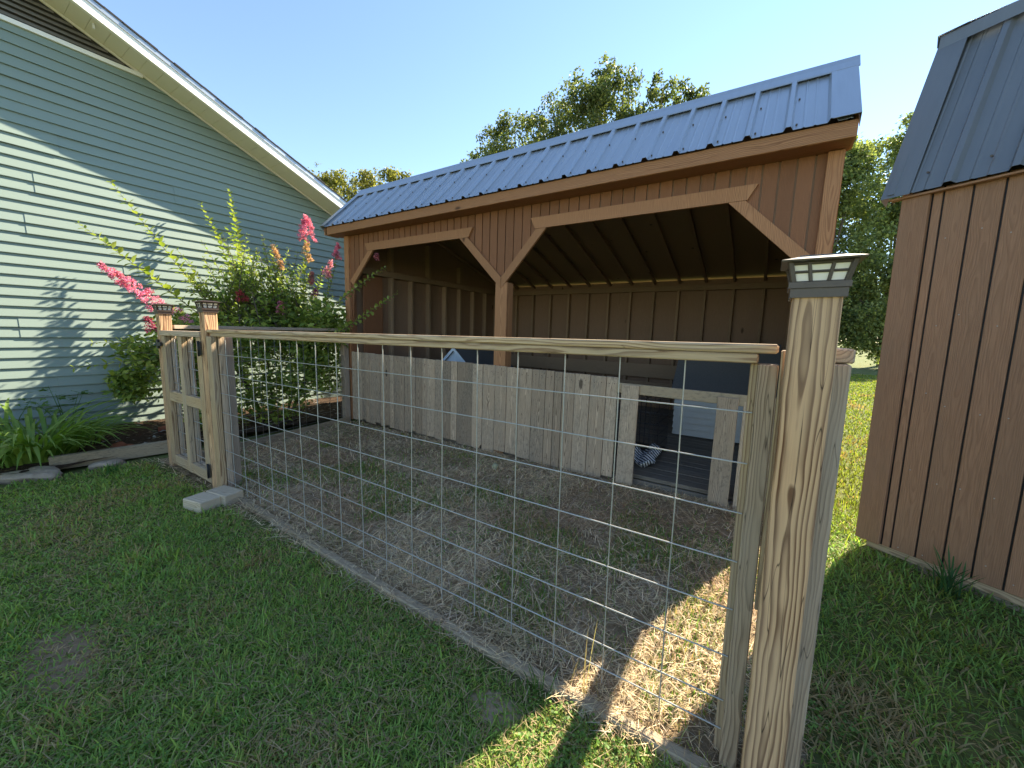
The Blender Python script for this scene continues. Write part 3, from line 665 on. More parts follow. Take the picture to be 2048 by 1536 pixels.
# ------------------------------------------------------------------ post cap lamps
def lamp(loc, label, mat, s=1.0, glow=True, rz=0):
    t_ = thing('post_cap_lamp', label, 'lamp', loc, 'solar post cap lamps')
    T = WM[t_] @ Matrix.Rotation(rz, 4, 'Z') @ Matrix.Scale(s, 4)
    def sq(name, rings, m, cap=True, par=t_):
        V = []; F = []
        for (h, z) in rings: V += [(-h, -h, z), (h, -h, z), (h, h, z), (-h, h, z)]
        for i in range(len(rings)-1):
            for k in range(4): F.append((4*i+k, 4*i+(k+1) % 4, 4*i+4+(k+1) % 4, 4*i+4+k))
        F.append((3, 2, 1, 0)); n_ = 4*len(rings)-4; F.append((n_, n_+1, n_+2, n_+3))
        return mesh(name, V, F, m, par, T)
    sq('collar', [(.052, -.012), (.052, .008), (.056, .009), (.056, .022), (.050, .023), (.048, .025)], mat)
    pane_lo, pane_hi = (.0465, .025), (.0535, .066)
    sq('diffuser', [(pane_lo[0], pane_lo[1]), (.0492, .045), (pane_hi[0], pane_hi[1])], M['frost'])
    hw = lambda z: pane_lo[0]+(pane_hi[0]-pane_lo[0])*(max(z-.025, 0)/.041)**1.15
    def bar(p, q, r=.0032):
        p, q = Vector(p), Vector(q); Mx, l = frame(p, q, (1, .3, .2)); me = chamfer_box(2*r, 2*r, l, .0008); link('glazing_bar', me, T @ Mx, t_, mat)
    for sx in range(4):
        Rz = Matrix.Rotation(sx*math.pi/2, 3, 'Z')
        for (u0_, u1_) in ((-.016, -.022), (.016, .022)): bar(Rz @ Vector((u0_, -hw(.025)-.001, .024)), Rz @ Vector((u1_, -hw(.064)-.001, .066)))
        bar(Rz @ Vector((-hw(.045), -hw(.045)-.001, .045)), Rz @ Vector((hw(.045), -hw(.045)-.001, .045)), .0025)
        bar(Rz @ Vector((-hw(.064), -hw(.064)-.001, .0635)), Rz @ Vector((hw(.064), -hw(.064)-.001, .0635)), .003)
        bar(Rz @ Vector((-hw(.025)-.001, -hw(.025)-.001, .023)), Rz @ Vector((-.0575, -.0575, .068)), .0048)
    roof_ = sq('lamp_roof', [(.054, .0655), (.0735, .067), (.0745, .0705), (.045, .079), (.041, .080)], mat)
    sq('solar_panel', [(.040, .0802), (.040, .083)], M['solar'], par=roof_)
    return t_
lamp((.2915, -.1125, 1.432), 'dark grey-brown solar lamp cap with six pale panes on the flame-grained corner post', M['slate'], 1.0)
lamp((-3.4905, 0, 1.452), 'bronze solar lamp cap on the hinge-side gate post', M['bronze'], 1.0)
lamp((-4.4905, 0, 1.452), 'bronze solar lamp cap on the latch-side gate post', M['bronze'], 1.0)
# ------------------------------------------------------------------ boards along the foot of the fence
for i, (xa, xb, ya, yb) in enumerate(((-3.36, -2.12, .00, -.045), (-2.11, -.93, -.055, -.082), (-.92, .17, -.085, -.075))):
    o = board('base_board', (xa, ya, .006), (xb, yb, .010), .048, .040, (0, 1, 0), M['timber'], None, .006)
    tag(o, ['flat timber on the ground under the wire panel, beside the wooden blocks', 'flat timber under the middle of the front wire panel, half hidden by straw', 'flat timber under the front wire panel, meeting the tall corner post'][i], 'board', 'timbers along the fence foot')
# step blocks, border board, rocks, ball
def block(c, w, l, h, rz, label):
    Mx = Matrix.Translation(c) @ Matrix.Rotation(rz, 4, 'Z') @ Matrix.Rotation(R(90), 4, 'Y')
    return tag(link('wooden_block', chamfer_box(h, w, l, .006), Mx, None, M['block']), label, 'block')
block((-3.20, -.225, .040), .145, .20, .082, R(12), 'pale sawn wooden block lying out on the grass by the gate')
block((-3.20, -.080, .045), .140, .235, .082, R(10), 'pale sawn wooden block lying between the gate post and another block')
bb = tag(board('border_timber', (-5.13, -.72, .075), (-4.98, .10, .078), .06, .125, (1, 0, 0), M['timber']), 'grey-tan timber edging the flower bed beside the gate', 'board')
def rock(name, c, r, label, mat, seed, cat='rock', grp=None):
    rr = random.Random(seed); bm = bmesh.new(); bmesh.ops.create_icosphere(bm, subdivisions=4, radius=1)
    ph = [(rr.uniform(-2, 2), rr.uniform(-2, 2), rr.uniform(-2, 2), rr.uniform(0, 6), rr.uniform(.03, .12)) for _ in range(9)]
    for v in bm.verts:
        d = 1+sum(p[4]*math.sin(1.7*(p[0]*v.co.x+p[1]*v.co.y+p[2]*v.co.z)+p[3]) for p in ph); v.co *= d
        d2 = .05*math.sin(7*v.co.x+ph[0][3])*math.sin(6*v.co.y+ph[1][3])+.03*math.sin(13*v.co.z+9*v.co.x+ph[2][3]); v.co *= 1+d2; v.co.z = max(v.co.z, -.6); v.co.x *= r[0]; v.co.y *= r[1]; v.co.z *= r[2]
    me = bpy.data.meshes.new(name); bm.to_mesh(me); bm.free()
    for p in me.polygons: p.use_smooth = True
    return tag(link(name, me, Matrix.Translation(c) @ Matrix.Rotation(rr.uniform(0, 6), 4, 'Z'), None, mat), label, cat, grp)
rock('field_rock', (-5.02, -.87, .02), (.14, .20, .07), 'flat brown rock at the free end of the bed timber', M['rock'], 3)
rock('field_rock', (-4.98, -1.28, .01), (.16, .22, .06), 'low wide rock under the strap-leaved clump, next to another rock', M['rock'], 9)
rock('field_rock', (-4.97, -.38, .0), (.08, .14, .045), 'small rounded stone showing under the bed timber', M['rock'], 5)
rock('field_rock', (-5.35, -.20, .05), (.09, .12, .07), 'rusty brown stone in the bed behind the timber', M['brick'], 11)
brick = tag(link('garden_brick', chamfer_box(.095, .2, .06, .006), Matrix.Translation((-5.95, .35, .08)) @ Matrix.Rotation(R(35), 4, 'Z'), None, M['brick']), 'broken red brick lying in the mulch near the house wall', 'brick')
bm = bmesh.new(); bmesh.ops.create_icosphere(bm, subdivisions=3, radius=.034); me = bpy.data.meshes.new('ball'); bm.to_mesh(me); bm.free()
for p in me.polygons: p.use_smooth = True
bl = link('tennis_ball', me, Matrix.Translation((-1.93, 1.72, .04)), None, M['ball']); tag(bl, 'faded round ball on the dry grass in the pen', 'ball')
# ------------------------------------------------------------------ inside the shed: kennels, crate, blanket
def kennel(c, w, d, hw_, hr, label, wall, along_y):
    """small gabled house; ridge along y if along_y else along x; c = floor centre"""
    t_ = thing('dog_house', label, 'dog house', c); cx, cy, cz = c
    rows = 7; hgt = hw_/rows
    for (n_, lo, hi) in (('front', (cx-w/2, cy-d/2), (cx+w/2, cy-d/2)), ('side', (cx-w/2, cy-d/2), (cx-w/2, cy+d/2)), ('side', (cx+w/2, cy-d/2), (cx+w/2, cy+d/2))):
        for i in range(rows):
            z = cz+i*hgt
            if n_ == 'front':
                V = [(lo[0], lo[1], z+hgt), (lo[0], lo[1]-.022, z), (hi[0], hi[1]-.022, z), (hi[0], hi[1], z+hgt), (lo[0], lo[1]+.01, z), (hi[0], hi[1]+.01, z), (lo[0], lo[1]+.01, z+hgt), (hi[0], hi[1]+.01, z+hgt)]
            else:
                s_ = -1 if lo[0] < cx else 1
                V = [(lo[0], lo[1], z+hgt), (lo[0]+s_*.012, lo[1], z), (hi[0]+s_*.012, hi[1], z), (hi[0], hi[1], z+hgt), (lo[0]-s_*.01, lo[1], z), (hi[0]-s_*.01, hi[1], z), (lo[0]-s_*.01, lo[1], z+hgt), (hi[0]-s_*.01, hi[1], z+hgt)]
            mesh('lap_board', V, [(0, 1, 2, 3), (1, 4, 5, 2), (0, 3, 7, 6), (0, 6, 4, 1), (3, 2, 5, 7), (6, 7, 5, 4)], wall, t_)
    ov = .07; th = .03
    if along_y:
        for i in range(4):
            za, zb = hw_+i*(hr-hw_)/4, hw_+(i+1)*(hr-hw_)/4; wa, wb = w/2*(1-i/4), w/2*(1-(i+1)/4)
            prism('gable_board', [(cx-wa, cz+za), (cx+wa, cz+za), (cx+wb, cz+zb), (cx-wb, cz+zb)] if wb > .001 else [(cx-wa, cz+za), (cx+wa, cz+za), (cx, cz+zb)], .014-.003*(i % 2), Matrix.Translation((0, cy-d/2-.004, 0)), wall, t_)
        for s_ in (-1, 1):
            V = [(cx, cy-d/2-.05, cz+hr), (cx+s_*(w/2+ov), cy-d/2-.05, cz+hw_-ov*(hr-hw_)/(w/2)), (cx+s_*(w/2+ov), cy+d/2+.05, cz+hw_-ov*(hr-hw_)/(w/2)), (cx, cy+d/2+.05, cz+hr)]
            V += [(p[0], p[1], p[2]+th) for p in V]
            mesh('roof_slope', V, [(0, 1, 2, 3), (7, 6, 5, 4), (0, 4, 5, 1), (1, 5, 6, 2), (2, 6, 7, 3), (3, 7, 4, 0)], M['dogroof'], t_)
            mesh('rake_trim', [(p[0], cy-d/2-.058, p[2]-.02) for p in (Vector(V[0]), Vector(V[1]))]+[(p[0], cy-d/2-.058, p[2]+.035) for p in (Vector(V[1]), Vector(V[0]))]+[(p[0], cy-d/2-.0505, p[2]-.02) for p in (Vector(V[0]), Vector(V[1]))]+[(p[0], cy-d/2-.0505, p[2]+.035) for p in (Vector(V[1]), Vector(V[0]))], [(0, 1, 2, 3), (7, 6, 5, 4), (0, 4, 5, 1), (1, 5, 6, 2), (2, 6, 7, 3), (3, 7, 4, 0)], M['paleblue'], t_)
    else:
        for s_ in (-1, 1):
            V = [(cx-w/2-.05, cy, cz+hr), (cx+w/2+.05, cy, cz+hr), (cx+w/2+.05, cy+s_*(d/2+ov), cz+hw_-ov*(hr-hw_)/(d/2)), (cx-w/2-.05, cy+s_*(d/2+ov), cz+hw_-ov*(hr-hw_)/(d/2))]
            V += [(p[0], p[1], p[2]+th) for p in V]
            mesh('roof_slope', V, [(0, 1, 2, 3), (7, 6, 5, 4), (0, 4, 5, 1), (1, 5, 6, 2), (2, 6, 7, 3), (3, 7, 4, 0)], M['dogroof'], t_)
    return t_
kennel((-.24, 4.5, .10), 1.02, 1.0, .56, 1.14, 'blue lap-sided dog house with dark roof seen through the plank doorway', M['bluepaint'], False)
kennel((-3.80, 3.75, .10), .80, 1.0, .62, .98, 'pale blue gabled dog house peeking over the grey planks', M['paleblue'], True)
crate = thing('dog_crate', 'black wire dog crate on the floor just inside the plank doorway', 'crate', (-1.0, 3.0, .1))
cx0, cx1, cy0, cy1, cz0, cz1 = -1.45, -.66, 2.62, 3.20, .105, .72
V = []; F = []
def seg(p, q, r=.0018): tube_geo(V, F, [p, q], [r, r], 4)
for i in range(17):
    xx = cx0+(cx1-cx0)*i/16
    seg((xx, cy0, cz0), (xx, cy0, cz1)); seg((xx, cy1, cz0), (xx, cy1, cz1)); seg((xx, cy0, cz1), (xx, cy1, cz1))
for i in range(13):
    yy = cy0+(cy1-cy0)*i/12; seg((cx0, yy, cz0), (cx0, yy, cz1)); seg((cx1, yy, cz0), (cx1, yy, cz1))
for i in range(6):
    z = cz0+(cz1-cz0)*i/5
    for p, q in (((cx0, cy0, z), (cx1, cy0, z)), ((cx0, cy1, z), (cx1, cy1, z)), ((cx0, cy0, z), (cx0, cy1, z)), ((cx1, cy0, z), (cx1, cy1, z))): seg(p, q, .0026)
tag(mesh('wire_mesh', V, F, M['black'], crate), kind='stuff')
boxb('tray', (cx0+.01, cy0+.01, .106), (cx1-.01, cy1-.01, .125), M['black'], crate, 'x')
nx_, ny_ = 22, 16; Vb = []; Fb = []
for j in range(ny_):
    for i in range(nx_):
        u, v = i/(nx_-1), j/(ny_-1)
        Vb.append((-.90+.27*u+.02*math.sin(9*v), 2.42+.34*v+.02*math.sin(7*u), .135+.035*math.sin(8*u+2*v)+.03*math.sin(11*v+3*u)+(.07 if v > .6 else 0)*min(1, (v-.6)*6)))
for j in range(ny_-1):
    for i in range(nx_-1): Fb.append((j*nx_+i, j*nx_+i+1, (j+1)*nx_+i+1, (j+1)*nx_+i))
o = mesh('blanket', Vb, Fb, M['stripe'], None, None, True); mo = o.modifiers.new('thick', 'SOLIDIFY'); mo.thickness = .012
tag(o, 'crumpled black and white striped blanket spilling from the dog crate', 'blanket')
# ================================================================== VEGETATION
def blades(P, H, Wd, az, lean, cols, nm, mat, kind='stuff', segs=2, droop=1.6, tilt0=.0):
    """P (n,3) roots, H lengths, Wd widths, az facing, lean (rad from vertical at the tip)"""
    n = len(P); dirx, diry = np.cos(az), np.sin(az); sx, sy = -np.sin(az), np.cos(az)
    pts = [P]; a0 = lean*.35+tilt0; a1 = lean
    p = P.copy()
    for k in range(segs):
        a = a0+(a1-a0)*((k+.5)/segs)**.8*1.0; L = H/segs
        p = p+np.stack([dirx*np.sin(a)*L, diry*np.sin(a)*L, np.cos(a)*L], 1); pts.append(p)
    V = np.zeros((n, 2*segs+1, 3)); C = np.zeros((n, 2*segs+1, 3))
    for k in range(segs):
        w = Wd*(1-.30*k/segs)/2; s = np.stack([sx*w, sy*w, 0*w], 1)
        V[:, 2*k] = pts[k]-s; V[:, 2*k+1] = pts[k]+s; C[:, 2*k:2*k+2] = cols[:, None, :]
    V[:, -1] = pts[-1]; C[:, -1] = cols*1.08
    m = 2*segs+1; base = np.arange(n)[:, None]*m; lo = []
    for k in range(segs-1): lo.append(base+np.array([[2*k, 2*k+1, 2*k+3, 2*k+2]]))
    lo.append(base+np.array([[2*segs-2, 2*segs-1, 2*segs]]))
    loops = np.concatenate(lo, 1).ravel(); sizes = np.tile([4]*(segs-1)+[3], n)
    o = fast_mesh(nm, V.reshape(-1, 3), loops, sizes, mat, C.reshape(-1, 3)); o['kind'] = kind; return o
def jitter(c, n, v=.25, g=None):
    r = (g or rng).random((n, 1)); return np.array(c)[None]*(1-v+2*v*r)*(1+.10*(rng.random((n, 3))-.5))
def sample(x0, x1, y0, y1, dens, keep):
    n = int((x1-x0)*(y1-y0)*dens); x = rng.uniform(x0, x1, n); y = rng.uniform(y0, y1, n)
    k = keep(x, y) > rng.random(n); return x[k], y[k]
def dist(x, y): return np.hypot(x-CAM.x, y-CAM.y)
def mixcol(a, b, f): return a*(1-f[:, None])+b*f[:, None]
bare = lambda x, y: np.minimum(1, (((x+2.08)/.30)**2+((y+1.08)/.13)**2))*np.minimum(1, (((x+.5)/.12)**2+((y+.27)/.08)**2))
# --- front lawn, in the shade
def fl(x, y):
    k = np.minimum(1, (1.55/np.maximum(dist(x, y), .4))**1.15)
    k *= (y < -.05+.03*np.sin(3*x)+.05*(vnoise(x, y, 5)-.5)-.06*(x < -.3))
    k *= 1-(x < -4.86)*(y > -1.6+.0*x)
    return k*(.25+.75*np.clip(bare(x, y), 0, 1)**2)*np.where(y > -.2, .8, 1)
x, y = sample(-7.5, .25, -2.4, -.03, 21000, fl); n = len(x)
pn = .6*vnoise(x, y, 2.3)+.4*vnoise(x+40, y, 6.1); dry = np.clip((pn-.56)*4.5, 0, 1)*.75+.08
edge = np.clip((y+.38)/.35, 0, 1); dry = np.clip(dry+edge*.45*(x > -3.2), 0, .95)
isdry = rng.random(n) < dry*.6
g = jitter((.205, .335, .080), n, .5); yl = jitter((.36, .42, .09), n, .3)
c = mixcol(g, yl, rng.random(n)**2*.9); c = np.where(isdry[:, None], jitter((.42, .31, .15), n, .35), c)
L = rng.uniform(.020, .050, n)*(1+.8*(vnoise(x, y, 3.1)-.5)+1.1*np.clip(vnoise(x+17, y+31, 7.0)-.68, 0, 1)*2)*np.where(isdry, .9, 1)*np.where(rng.random(n) < .03, 1.7, 1)
dd = np.maximum(1, dist(x, y)/2.0)
blades(np.stack([x, y, ground_z(x, y)-.008], 1), L, rng.uniform(.0032, .0062, n)*dd**.6, rng.uniform(0, 6.283, n), rng.uniform(.6, 2.0, n), c, 'lawn_grass', M['grass'], segs=3)
def leaves_flat(x, y, z, size, cols, nm):
    n_ = len(x); a_ = rng.uniform(0, 6.283, n_); D_ = np.stack([np.cos(a_), np.sin(a_), rng.uniform(-.25, .35, n_)], 1)
    return leaves_mesh(nm, np.stack([x, y, z], 1), size, cols, M['grass'], None, D_, 'stuff', .8)
CLOVER = []
def add_clover(x0, x1, y0, y1, dens, keep): CLOVER.append(sample(x0, x1, y0, y1, dens, keep))
add_clover(-4.8, .2, -2.2, -.12, 1800, lambda x, y: fl(x, y)*np.clip((vnoise(x+51, y+13, 2.7)-.55)*6, .03, 1))
# fine brown thatch lying between the blades
x, y = sample(-5.0, .25, -2.2, -.03, 2600, fl); n = len(x)
blades(np.stack([x, y, ground_z(x, y)+rng.uniform(.002, .02, n)], 1), rng.uniform(.03, .08, n), rng.uniform(.0015, .003, n)*np.maximum(1, dist(x, y)/2)**.6, rng.uniform(0, 6.283, n), rng.uniform(1.3, 1.6, n), jitter((.36, .27, .14), n, .45), 'lawn_thatch', M['straw'], tilt0=.9)
# --- pen: dead straw and thin green patches
def pk(x, y): return np.minimum(1, (2.0/np.maximum(dist(x, y), .4))**1.0)*(x > -4.78)
x, y = sample(-4.8, .40, -.14, 2.13, 13000, lambda x, y: pk(x, y)*(.15+.95*vnoise(x+7, y+2, 3.4)**1.3)*np.where(y < .02, .55, 1)); n = len(x)
c = jitter((.70, .55, .34), n, .5); c = np.where((rng.random(n) < .30)[:, None], jitter((.40, .27, .155), n, .4), c); c = np.where((rng.random(n) < .15)[:, None], jitter((.55, .47, .36), n, .35), c)
red = np.clip((vnoise(x+21, y+5, 1.7)-.55)*4, 0, 1); c = mixcol(c, jitter((.30, .13, .055), n, .3), red*.7*rng.random(n))
blades(np.stack([x, y, ground_z(x, y)+.004+rng.uniform(0, .026, n)], 1), rng.uniform(.03, .095, n)*np.where(rng.random(n) < .05, 1.8, 1), rng.uniform(.0014, .0032, n)*np.maximum(1, dist(x, y)/1.9)**.7, rng.uniform(0, 6.283, n), rng.uniform(1.15, 1.72, n), c, 'pen_straw', M['straw'], tilt0=.75)
x, y = sample(-3.45, .22, -.17, .14, 15000, lambda x, y: pk(x, y)*np.exp(-((y-.01)/.085)**2)*np.clip((vnoise(x+2, y*2, 3.6)-.42)*3.2, .10, 1)*.8); n = len(x)
c = jitter((.48, .38, .23), n, .45); c = np.where((rng.random(n) < .25)[:, None], jitter((.20, .145, .09), n, .4), c)
blades(np.stack([x, y, .018+rng.uniform(0, .04, n)], 1), rng.uniform(.03, .11, n), rng.uniform(.0014, .003, n)*np.maximum(1, dist(x, y)/1.9)**.7, rng.uniform(0, 6.283, n), rng.uniform(1.2, 1.85, n), c, 'fence_straw', M['straw'], tilt0=.8)
def pg(x, y):
    g_ = np.clip((.6*vnoise(x+3, y+11, 2.3)+.4*vnoise(x+30, y, 5)-.53)*5, 0, 1)
    return pk(x, y)*(.03+.75*g_)
x, y = sample(-4.8, .40, .0, 2.13, 12000, pg); n = len(x)
c = mixcol(jitter((.15, .26, .05), n, .4), jitter((.40, .30, .13), n, .3), (rng.random(n) < .3)*1.0)
blades(np.stack([x, y, ground_z(x, y)], 1), rng.uniform(.025, .065, n), rng.uniform(.003, .005, n)*np.maximum(1, dist(x, y)/2)**.6, rng.uniform(0, 6.283, n), rng.uniform(.4, 1.5, n), c, 'pen_grass', M['grass'], segs=3)
# --- right-hand grass: shaded strip beside the barn, then the sunny lawn behind
inbarn = lambda x, y: ((x-A0.x)*Nn.x+(y-A0.y)*Nn.y < -.03) & ((x-A0.x)*D.x+(y-A0.y)*D.y < .24)
def rk_(x, y):
    k = np.minimum(1, (1.9/np.maximum(dist(x, y), .4))**1.0)
    return k*(~inbarn(x, y))*(.35+.65*vnoise(x+5, y+5, 4))
x, y = sample(.26, 3.0, -1.6, 2.6, 9000, lambda x, y: rk_(x, y)*(x > .40-(y < -.06)*.2)); n = len(x)
pn = .6*vnoise(x+11, y, 2.1)+.4*vnoise(x, y+17, 6); isdry = rng.random(n) < np.clip((pn-.42)*3, .18, .8)
c = mixcol(jitter((.195, .31, .078), n, .5), jitter((.28, .34, .06), n, .3), rng.random(n)**3); c = np.where(isdry[:, None], jitter((.40, .30, .155), n, .35), c)
L = rng.uniform(.03, .07, n)*(1+.9*np.clip(vnoise(x+2, y+9, 2.6)-.4, 0, 1)); L = np.where(isdry, L*.9, L)
blades(np.stack([x, y, ground_z(x, y)-.005], 1), L, rng.uniform(.0032, .0065, n)*np.maximum(1, dist(x, y)/2)**.5, rng.uniform(0, 6.283, n), np.where(isdry, rng.uniform(1.2, 1.6, n), rng.uniform(.5, 1.9, n)), c, 'side_grass', M['grass'], segs=3)
def fk(x, y): return np.minimum(1, (3.2/np.maximum(dist(x, y), .4))**1.5)*(~inbarn(x, y))*(~((x < SX1+.02) & (y < SYB+.05)))
x, y = sample(.45, 6.5, 2.1, 20, 3600, fk); n = len(x)
pn = .6*vnoise(x+11, y, 1.2)+.4*vnoise(x, y+17, 4); isdry = rng.random(n) < np.clip((pn-.5)*3+np.clip(4.0-y, 0, 1.5)*.3, .05, .8)
c = mixcol(jitter((.12, .17, .03), n, .3), jitter((.21, .235, .045), n, .3), rng.random(n)); c = np.where(isdry[:, None], jitter((.25, .18, .085), n, .3), c)
blades(np.stack([x, y, ground_z(x, y)*(y < 13)-.005-.02*(y > 14)], 1), rng.uniform(.03, .07, n), rng.uniform(.004, .007, n)*np.maximum(1, dist(x, y)/3)**.9, rng.uniform(0, 6.283, n), rng.uniform(.4, 1.4, n), c, 'sunny_lawn_grass', M['grass'])
add_clover(.42, 1.6, -1.0, 2.0, 2600, lambda x, y: rk_(x, y)*np.clip((vnoise(x+5, y+3, 2.7)-.5)*6, .05, 1))
add_clover(-4.7, .3, .1, 2.1, 1200, lambda x, y: pk(x, y)*np.clip((vnoise(x+15, y+23, 2.7)-.6)*6, .02, 1))
# --- single weeds
def weed(name, loc, nb, L, wd, col, label, grp=None, spread=.05, lo=.15, hi=1.1):
    P = np.array([loc]*nb)+np.c_[rng.normal(0, spread/2, (nb, 2)), np.zeros(nb)]
    o = blades(P, rng.uniform(.5, 1, nb)*L, np.full(nb, wd), rng.uniform(0, 6.283, nb), rng.uniform(lo, hi, nb), jitter(col, nb, .3), name, M['grass'], segs=5)
    del o['kind']; return tag(o, label, 'grass tuft', grp)
weed('grass_tuft', (1.10, 1.58, 0), 34, .27, .009, (.055, .13, .045), 'long-bladed green grass tuft against the barn skid')
weed('grass_tuft', (.62, -.02, 0), 40, .16, .007, (.05, .125, .04), 'thick dark grass tuft beside the short grey post')
weed('dry_weed', (-.26, -.06, 0), 9, .34, .003, (.30, .24, .13), 'dry straw-coloured weed stalks leaning on the fence foot', None, .06, .1, .7)
weed('grass_tuft', (-4.62, -.42, 0), 36, .13, .006, (.06, .15, .035), 'bright grass tuft beside the small stone under the bed timber')
weed('grass_tuft', (-.40, -.14, 0), 26, .11, .005, (.08, .15, .04), 'leafy grass tuft by the timber at the fence foot')
# ------------------------------------------------------------------ flower bed
sheet('garden_bed', -6.79, -5.02, -4.2, 4.4, 60, 160, lambda x, y: .035+.03*vnoise(x*1.0, y*1.0, 6)+.012*np.sin(x*7), M['mulch'])
n = 1500; x = rng.uniform(-6.75, -5.04, n); y = rng.uniform(-2.5, 2.6, n)
blades(np.stack([x, y, np.full(n, .075)], 1), rng.uniform(.03, .08, n), rng.uniform(.01, .03, n), rng.uniform(0, 6.283, n), rng.uniform(1.3, 1.65, n), np.where((rng.random(n) < .25)[:, None], jitter((.30, .29, .28), n, .3), jitter((.13, .085, .05), n, .5)), 'leaf_litter', M['straw'], tilt0=.8)
def strap_mesh(L, w, a0, a1, seed):
    rr = random.Random(seed); V = []; F = []; p = Vector((0, 0, 0)); ns = 7
    for k in range(ns+1):
        u = k/ns; hw = w/2*(1-.15*u if u < .7 else (1-.105)*(1-u)/.3+.01); V += [p+Vector((0, -hw, .25*hw)), p+Vector((0, 0, -.15*hw)), p+Vector((0, hw, .25*hw))]
        a = a0+(a1-a0)*u**1.3; p = p+Vector((math.sin(a), 0, math.cos(a)))*(L/ns)
    for k in range(ns):
        b_ = 3*k; F += [(b_, b_+1, b_+4, b_+3), (b_+1, b_+2, b_+5, b_+4)]
    me = bpy.data.meshes.new('strap'); me.from_pydata(V, [], F); me.update()
    for q in me.polygons: q.use_smooth = True
    me.materials.append(M['lilyleaf']); return me
straps = [strap_mesh(random.uniform(.55, .85), random.uniform(.020, .030), random.uniform(.15, .55), random.uniform(1.9, 2.9), i) for i in range(9)]
def lily(c, n_, rad, label, sc=1.0):
    t_ = thing('daylily_clump', label, 'plant', c, None)
    for i in range(n_):
        a = random.uniform(0, 6.283); r_ = rad*math.sqrt(random.random())
        Mx = Matrix.Translation(Vector(c)+Vector((r_*math.cos(a), r_*math.sin(a), 0))) @ Matrix.Rotation(a+random.uniform(-.9, .9), 4, 'Z') @ Matrix.Rotation(random.uniform(-.15, .25), 4, 'Y') @ Matrix.Scale(random.uniform(.75, 1.1)*sc, 4)
        link('leaf', random.choice(straps), Mx, t_)
    return t_
lily((-5.52, -.78, .03), 230, .27, 'clump of arching strap-like green leaves in the bed at the timber end', 1.15)
lily((-5.62, -1.42, .03), 110, .22, 'clump of arching strap-like leaves beside the low wide rock', 1.1)
lily((-5.95, -.38, .04), 60, .16, 'smaller strap-leaved clump close to the house wall', .7)
# palmate seedling
def palmate():
    V = [(0, 0, 0)]; F = []; lob = [(-1.9, .6), (-1.0, .85), (0, 1.0), (1.0, .85), (1.9, .6)]
    pts = []
    for i, (a, r_) in enumerate(lob):
        pts += [(r_*.5*math.cos(a-.28), r_*.5*math.sin(a-.28), .02), (r_*math.cos(a), r_*math.sin(a), -.06), (r_*.5*math.cos(a+.28), r_*.5*math.sin(a+.28), .02)]
    V += pts
    for i in range(len(pts)-1): F.append((0, i+1, i+2))
    me = bpy.data.meshes.new('palmate'); me.from_pydata(V, [], F); me.update(); me.materials.append(M['palmate']); return me
pm = palmate()
def seedling(c, h, nl, label):
    t_ = thing('leafy_seedling', label, 'plant', c)
    Vs = []; Fs = []; tops = []
    for s_ in range(5):
        a = random.uniform(0, 6.28); e_ = Vector(c)+Vector((.22*math.cos(a), .22*math.sin(a), h*random.uniform(.7, 1)))
        tube_geo(Vs, Fs, [Vector(c), (Vector(c)*.5+e_*.5)+Vector((0, 0, .05)), e_], [.006, .004, .002], 5); tops.append(e_)
    mesh('stem', Vs, Fs, M['palmate'], t_)
    for i in range(nl):
        e_ = random.choice(tops); u = random.uniform(.45, 1.05); p = Vector(c)*(1-u)+e_*u+Vector((random.uniform(-.09, .09), random.uniform(-.09, .09), random.uniform(-.03, .04)))
        Mx = Matrix.Translation(p) @ Matrix.Rotation(random.uniform(0, 6.28), 4, 'Z') @ Matrix.Rotation(random.uniform(-.6, .6), 4, 'Y') @ Matrix.Scale(random.uniform(.05, .085), 4)
        link('leaf', pm, Mx, t_)
    return t_
seedling((-6.35, -.42, .05), .60, 46, 'leafy seedling with lobed leaves against the house wall')
seedling((-6.30, -.85, .05), .50, 34, 'lobed-leaf seedling behind the strap-leaved clump, lower on the wall')
# ------------------------------------------------------------------ crape myrtle
def leaves_mesh(name, P, size, cols, mat, parent, dirs=None, kind='stuff', asp=.5):
    """folded pointed leaves, 2 quads... each 4 verts / 2 tris"""
    n = len(P)
    if dirs is None:
        dirs = rng.normal(0, 1, (n, 3)); dirs[:, 2] -= .25
    dirs = dirs/np.linalg.norm(dirs, axis=1, keepdims=True)
    up_ = rng.normal(0, .55, (n, 3)); up_[:, 2] += 1
    s = np.cross(dirs, up_); s /= np.linalg.norm(s, axis=1, keepdims=True)+1e-9; nr = np.cross(s, dirs)
    sz = size[:, None]; V = np.zeros((n, 4, 3))
    V[:, 0] = P; V[:, 1] = P+dirs*sz*.45+s*sz*asp*.5+nr*sz*.07; V[:, 2] = P+dirs*sz; V[:, 3] = P+dirs*sz*.45-s*sz*asp*.5+nr*sz*.07
    b_ = np.arange(n)[:, None]*4; loops = np.concatenate([b_+np.array([[0, 1, 2]]), b_+np.array([[0, 2, 3]])], 1).ravel()
    C = np.repeat(cols, 4, 0)
    o = fast_mesh(name, V.reshape(-1, 3), loops, np.full(2*n, 3), mat, C, parent)
    if kind: o['kind'] = kind
    return o
cx_ = np.concatenate([c_[0] for c_ in CLOVER]); cy_ = np.concatenate([c_[1] for c_ in CLOVER]); kk = 3
cx_ = np.repeat(cx_, kk)+rng.normal(0, .004, len(cx_)*kk); cy_ = np.repeat(cy_, kk)+rng.normal(0, .004, len(cy_)*kk)
leaves_flat(cx_, cy_, ground_z(cx_, cy_)+rng.uniform(.012, .034, len(cx_)), rng.uniform(.007, .015, len(cx_)), jitter((.16, .27, .07), len(cx_), .35), 'clover')
